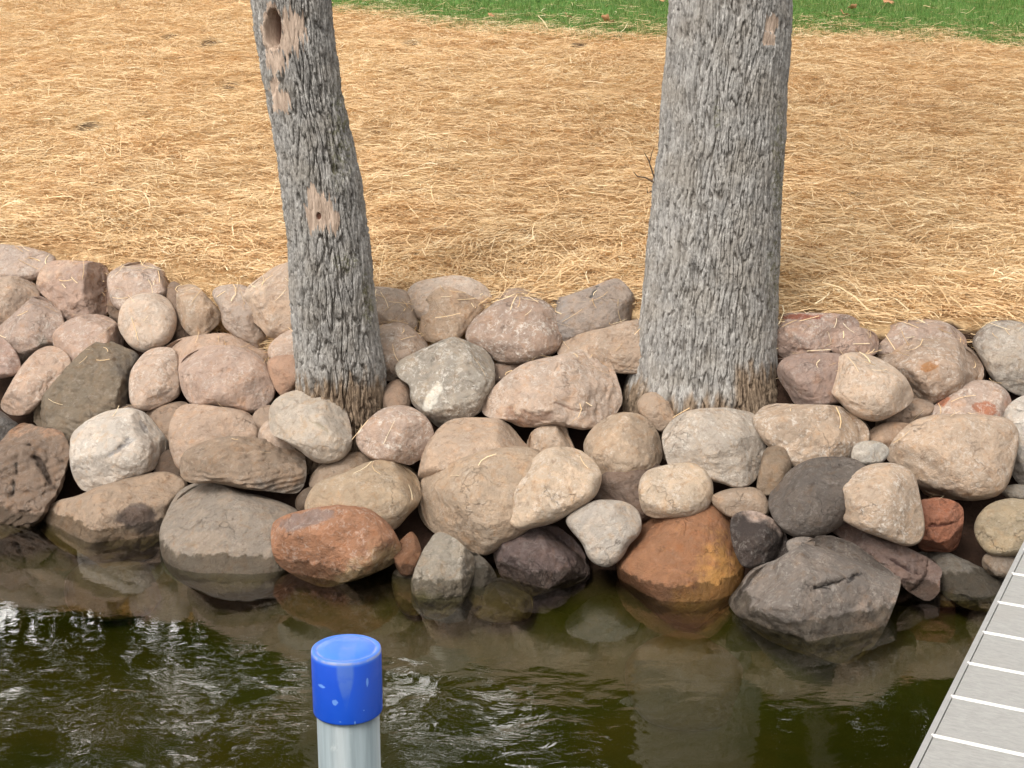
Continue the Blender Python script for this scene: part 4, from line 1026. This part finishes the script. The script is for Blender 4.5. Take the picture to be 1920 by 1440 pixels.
for a in [(921, 38, .045, .4, 'small tan dry leaf on the grass edge right of the thinner trunk'),
          (1065, 40, .05, 1.3, 'tan dry leaf standing at the grass edge midway between the trunks'),
          (1140, 48, .085, 2.1, 'largest brown dry leaf at the straw edge left of the thick trunk'),
          (1236, 9, .08, .2, 'pinkish dry leaf touching the left side of the thick trunk'),
          (884, 7, .05, 2.7, 'dry leaf near the top frame edge, leftmost on the grass'),
          (1583, 33, .075, 1.1, 'brown dry leaf, lower one of the pair right of the thick trunk'),
          (1599, 24, .06, 2.9, 'tan dry leaf, upper one of the pair right of the thick trunk'),
          (1664, 12, .085, .3, 'orange dry leaf alone on the grass right of the leaf pair'),
          (1006, 3, .04, .9, 'dry leaf at the top frame edge halfway between the trunks')]:
    fallen_leaf(*a)

# ------------------------------------------------------------------ dock
def plane_pt(px, py, z):
    r = ray(px, py); t = (z - CAMZ) / r[2]
    return np.array([r[0] * t, r[1] * t, z])
DZ = 0.85
pa, pb = plane_pt(1920, 1020, DZ), plane_pt(1710, 1440, DZ)
ed = (pa - pb) / np.linalg.norm(pa - pb)
cr_ = np.array([ed[1], -ed[0], 0.0])
dock = empty('dock', tuple(pb - np.array([0, 0, DZ + 0.9])))
tag(dock, 'grey plank dock with bright seams running along the right frame edge', 'dock')
dang = math.atan2(cr_[1], cr_[0])
dock.rotation_euler = (0, 0, dang)
# local axes: +x across the dock, +y along it toward the bank
def dbox(parts, x0, x1, y0, y1, z0, z1, bev=0.0):
    V, Fc = box_mesh((x0, y0, z0), (x1, y1, z1)); parts.append((V, Fc))
H0 = 0.9
def zl(z): return z + H0
M = NT('grey weathered composite decking')
P = M.n('ShaderNodeTexCoord').outputs['Object']
g1 = M.noise(M.vmul(P, (2.6, 9, 4)), 11, 8, 0.8, 0.8); g2 = M.noise(P, 3.5, 5, 0.6)
c = M.mix(M.ramp(g1, 0.3, 0.72), (0.26, 0.26, 0.255), (0.36, 0.36, 0.355))
c = M.mix(M.ramp(g2, 0.45, 0.7, 0, 0.45), c, (0.30, 0.29, 0.275))
c = M.mix(M.ramp(M.noise(P, 60, 5, 0.7), 0.6, 0.75, 0, 0.35), c, (0.22, 0.215, 0.2))
M.bsdf(c, 0.6, M.bump(g1, 0.35, 0.003), 0.35)
DECKM = M.m
M = NT('bare pale aluminium')
M.bsdf(M.mix(M.noise(M.n('ShaderNodeTexCoord').outputs['Object'], 20, 4), (0.70, 0.70, 0.69), (0.86, 0.86, 0.85)), 0.38, None, 0.5, 0.25)
ALU = M.m
jy = []
for (a, b) in [(1894.4, 1074.7), (1867.8, 1128.3), (1840, 1184.4), (1810.8, 1242.2), (1778, 1303.9), (1742.8, 1377.5)]:
    q = plane_pt(a, b, DZ) - pb
    jy.append(float(q @ ed))
pitch_b = (jy[0] - jy[-1]) / 5
print('deck joints', [round(v, 3) for v in jy], 'pitch', round(pitch_b, 3), 'dz', round(float(pa[1]), 2))
W_D = 1.5
joints = [jy[-1] + pitch_b * k for k in range(-12, 13)]
for k in range(6): joints[12 + k] = jy[-1 - k]
for k in range(13, 25): 
    if k > 17: joints[k] = joints[17] + pitch_b * (k - 17)
for k in range(12): joints[k] = joints[12] - pitch_b * (12 - k)
def bevel_board(y0, y1, zt, th, x0, x1, b):
    pr = [(y0, zt - th), (y1, zt - th), (y1, zt - b), (y1 - b * .3, zt - b * .3), (y1 - b, zt), (y0 + b, zt), (y0 + b * .3, zt - b * .3), (y0, zt - b)]
    n = len(pr)
    V = np.array([(x0, y, z) for y, z in pr] + [(x1, y, z) for y, z in pr])
    Fq = [(i, (i + 1) % n, (i + 1) % n + n, i + n) for i in range(n)]
    cap = [(0, 7, 6, 5), (0, 5, 4, 1), (1, 4, 3, 2), (n, n + 1, n + 2, n + 3), (n, n + 3, n + 4, n + 5), (n, n + 5, n + 6, n + 7)]
    cap = [(0, 1, 4, 5), (1, 2, 3, 4), (0, 5, 6, 7)]
    Fq += [c_[::-1] for c_ in cap] + [tuple(v + n for v in c_) for c_ in cap]
    return V, np.array(Fq)
for k in range(24):
    y0, y1 = joints[k] + 0.006, joints[k + 1] - 0.006
    V, Fc = bevel_board(y0, y1, zl(DZ), 0.03, 0.012, W_D, 0.004)
    mesh_np('deck_board', V, Fc, DECKM, dock, smooth=False)
for k in range(25):
    V, Fc = bevel_board(joints[k] - 0.0056, joints[k] + 0.0056, zl(DZ) + 0.003, 0.028, 0.006, W_D - 0.01, 0.003)
    mesh_np('seam_strip', V, Fc, ALU, dock, smooth=False)
ps = []
dbox(ps, -0.004, 0.010, joints[0], joints[-1], zl(DZ) - 0.11, zl(DZ) + 0.002)
dbox(ps, 0.010, 0.05, joints[0], joints[-1], zl(DZ) - 0.11, zl(DZ) - 0.098)
dbox(ps, W_D + .002, W_D + 0.016, joints[0], joints[-1], zl(DZ) - 0.11, zl(DZ) + 0.002)
M = NT('grey dock rail'); M.bsdf(M.mix(M.noise(M.n('ShaderNodeTexCoord').outputs['Object'], 30, 4), (0.32, 0.32, 0.32), (0.45, 0.45, 0.45)), 0.45, None, 0.5, 0.4)
V, Fc = join(ps); mesh_np('side_rail', V, Fc, M.m, dock, smooth=False)
for (lx_, ly_) in ((0.10, joints[3]), (W_D - 0.1, joints[3]), (0.10, joints[22]), (W_D - 0.1, joints[22])):
    V, Fc = tube([(lx_, ly_, -0.6), (lx_, ly_, zl(DZ) - 0.05)], [0.03, 0.03], 16)
    mesh_np('leg', V, Fc, ALU, dock)

# ------------------------------------------------------------------ capped post
def lathe(prof, n=72, wob=0.0):
    V, Fq = [], []
    for i, (r, z) in enumerate(prof):
        for k in range(n):
            t = 2 * math.pi * k / n
            V.append((r * math.cos(t), r * math.sin(t), z))
    for i in range(len(prof) - 1):
        for k in range(n):
            Fq.append((i * n + k, i * n + (k + 1) % n, (i + 1) * n + (k + 1) % n, (i + 1) * n + k))
    return np.array(V), np.array(Fq)
pc = at_depth(np.array(649.0), np.array(1213.0), np.array(2.24))
RC = 0.0545
post = empty('mooring_post', (float(pc[0]), float(pc[1]), -0.9))
tag(post, 'pale grey pipe post with a bright blue plastic cap standing in the lake', 'post')
zt = float(pc[2]) + 0.9
HC = 0.106
V, Fc = lathe([(0.0, zt - 0.001), (RC * .25, zt + .0012), (RC * .5, zt + .0005), (RC * .80, zt - .0015), (RC * .84, zt - .0035), (RC * .87, zt - .002), (RC * .95, zt - .0012), (RC * .985, zt - .0025), (RC, zt - .006),
               (RC, zt - HC * .5), (RC * .995, zt - HC + .002), (RC * .985, zt - HC), (RC * .93, zt - HC)])
M = NT('scuffed blue plastic')
P = M.n('ShaderNodeTexCoord').outputs['Object']
c = M.mix(M.noise(P, 14, 3), (0.003, 0.055, 0.50), (0.006, 0.09, 0.62))
spx = M.n('ShaderNodeSeparateXYZ'); M.set(spx, 0, P)
top = M.ramp(spx.outputs[2], zt - .012, zt - .005)
c = M.mix(top, c, (0.04, 0.17, 0.72))
ringd = M.ramp(M.math('ABSOLUTE', M.math('SUBTRACT', spx.outputs[2], zt - .0045)), 0.0006, 0.0035, 1.0, 0.0)
dirt = M.math('MULTIPLY', ringd, M.ramp(M.noise(P, 45, 4), 0.38, 0.6, 0.2, 0.8))
c = M.mix(dirt, c, (0.30, 0.33, 0.45))
# chips and a dull run down the front
def spot(x, z, sx, sz):
    a = M.math('DIVIDE', M.math('SUBTRACT', spx.outputs[0], x), sx); b = M.math('DIVIDE', M.math('SUBTRACT', spx.outputs[2], z), sz)
    q = M.math('SQRT', M.math('ADD', M.math('MULTIPLY', a, a), M.math('MULTIPLY', b, b)))
    q = M.math('ADD', q, M.math('MULTIPLY', M.math('SUBTRACT', M.noise(P, 220, 3), 0.5), 1.2))
    return M.ramp(q, 0.85, 1.1, 1.0, 0.0)
spots = [(-.034, zt - .046, .0058, .0026), (-.013, zt - .068, .0044, .0050), (.036, zt - .040, .0016, .0075), (.0165, zt - .106, .0012, .006), (-.006, zt - .1, .002, .001), (.030, zt - .085, .001, .001)]
for s_ in spots:
    c = M.mix(M.math('MULTIPLY', spot(*s_), 0.7), c, (0.16, 0.34, 0.78))
wdt = M.math('MULTIPLY', M.ramp(spx.outputs[2], zt - .085, zt - .02, .002, .014), 1.0)
run = M.ramp(M.math('DIVIDE', M.math('ABSOLUTE', M.math('SUBTRACT', spx.outputs[0], 0.004)), wdt), 0.7, 1.1, 1.0, 0.0)
run = M.math('MULTIPLY', M.math('MULTIPLY', run, M.ramp(spx.outputs[2], zt - .09, zt - .03, 0, .5)), M.ramp(M.noise(P, 60, 3), .3, .6, .3, 1))
c = M.mix(run, c, (0.10, 0.20, 0.50))
M.bsdf(c, M.ramp(M.noise(P, 30, 4), .3, .7, 0.38, 0.55), M.bump(M.noise(P, 90, 3), 0.12, 0.001), 0.5)
mesh_np('cap', V, Fc, M.m, post)
RP = 0.0492
V, Fc = lathe([(RP, 0.0), (RP, zt - HC * .9 ), (RP * .9, zt - HC * .9)])
M = NT('dull grey plastic pipe')
P = M.n('ShaderNodeTexCoord').outputs['Object']
c = M.mix(M.ramp(M.noise(M.vmul(P, (1, 1, .06)), 70, 4), .3, .7), (0.13, 0.17, 0.19), (0.21, 0.26, 0.285))
c = M.mix(M.ramp(M.noise(M.vmul(P, (1, 1, .5)), 60, 4, .7), .62, .8, 0, .25), c, (0.45, 0.48, 0.47))
M.bsdf(c, 0.42, M.bump(M.noise(P, 80, 3), .1, .001), 0.5)
mesh_np('pipe', V, Fc, M.m, post)
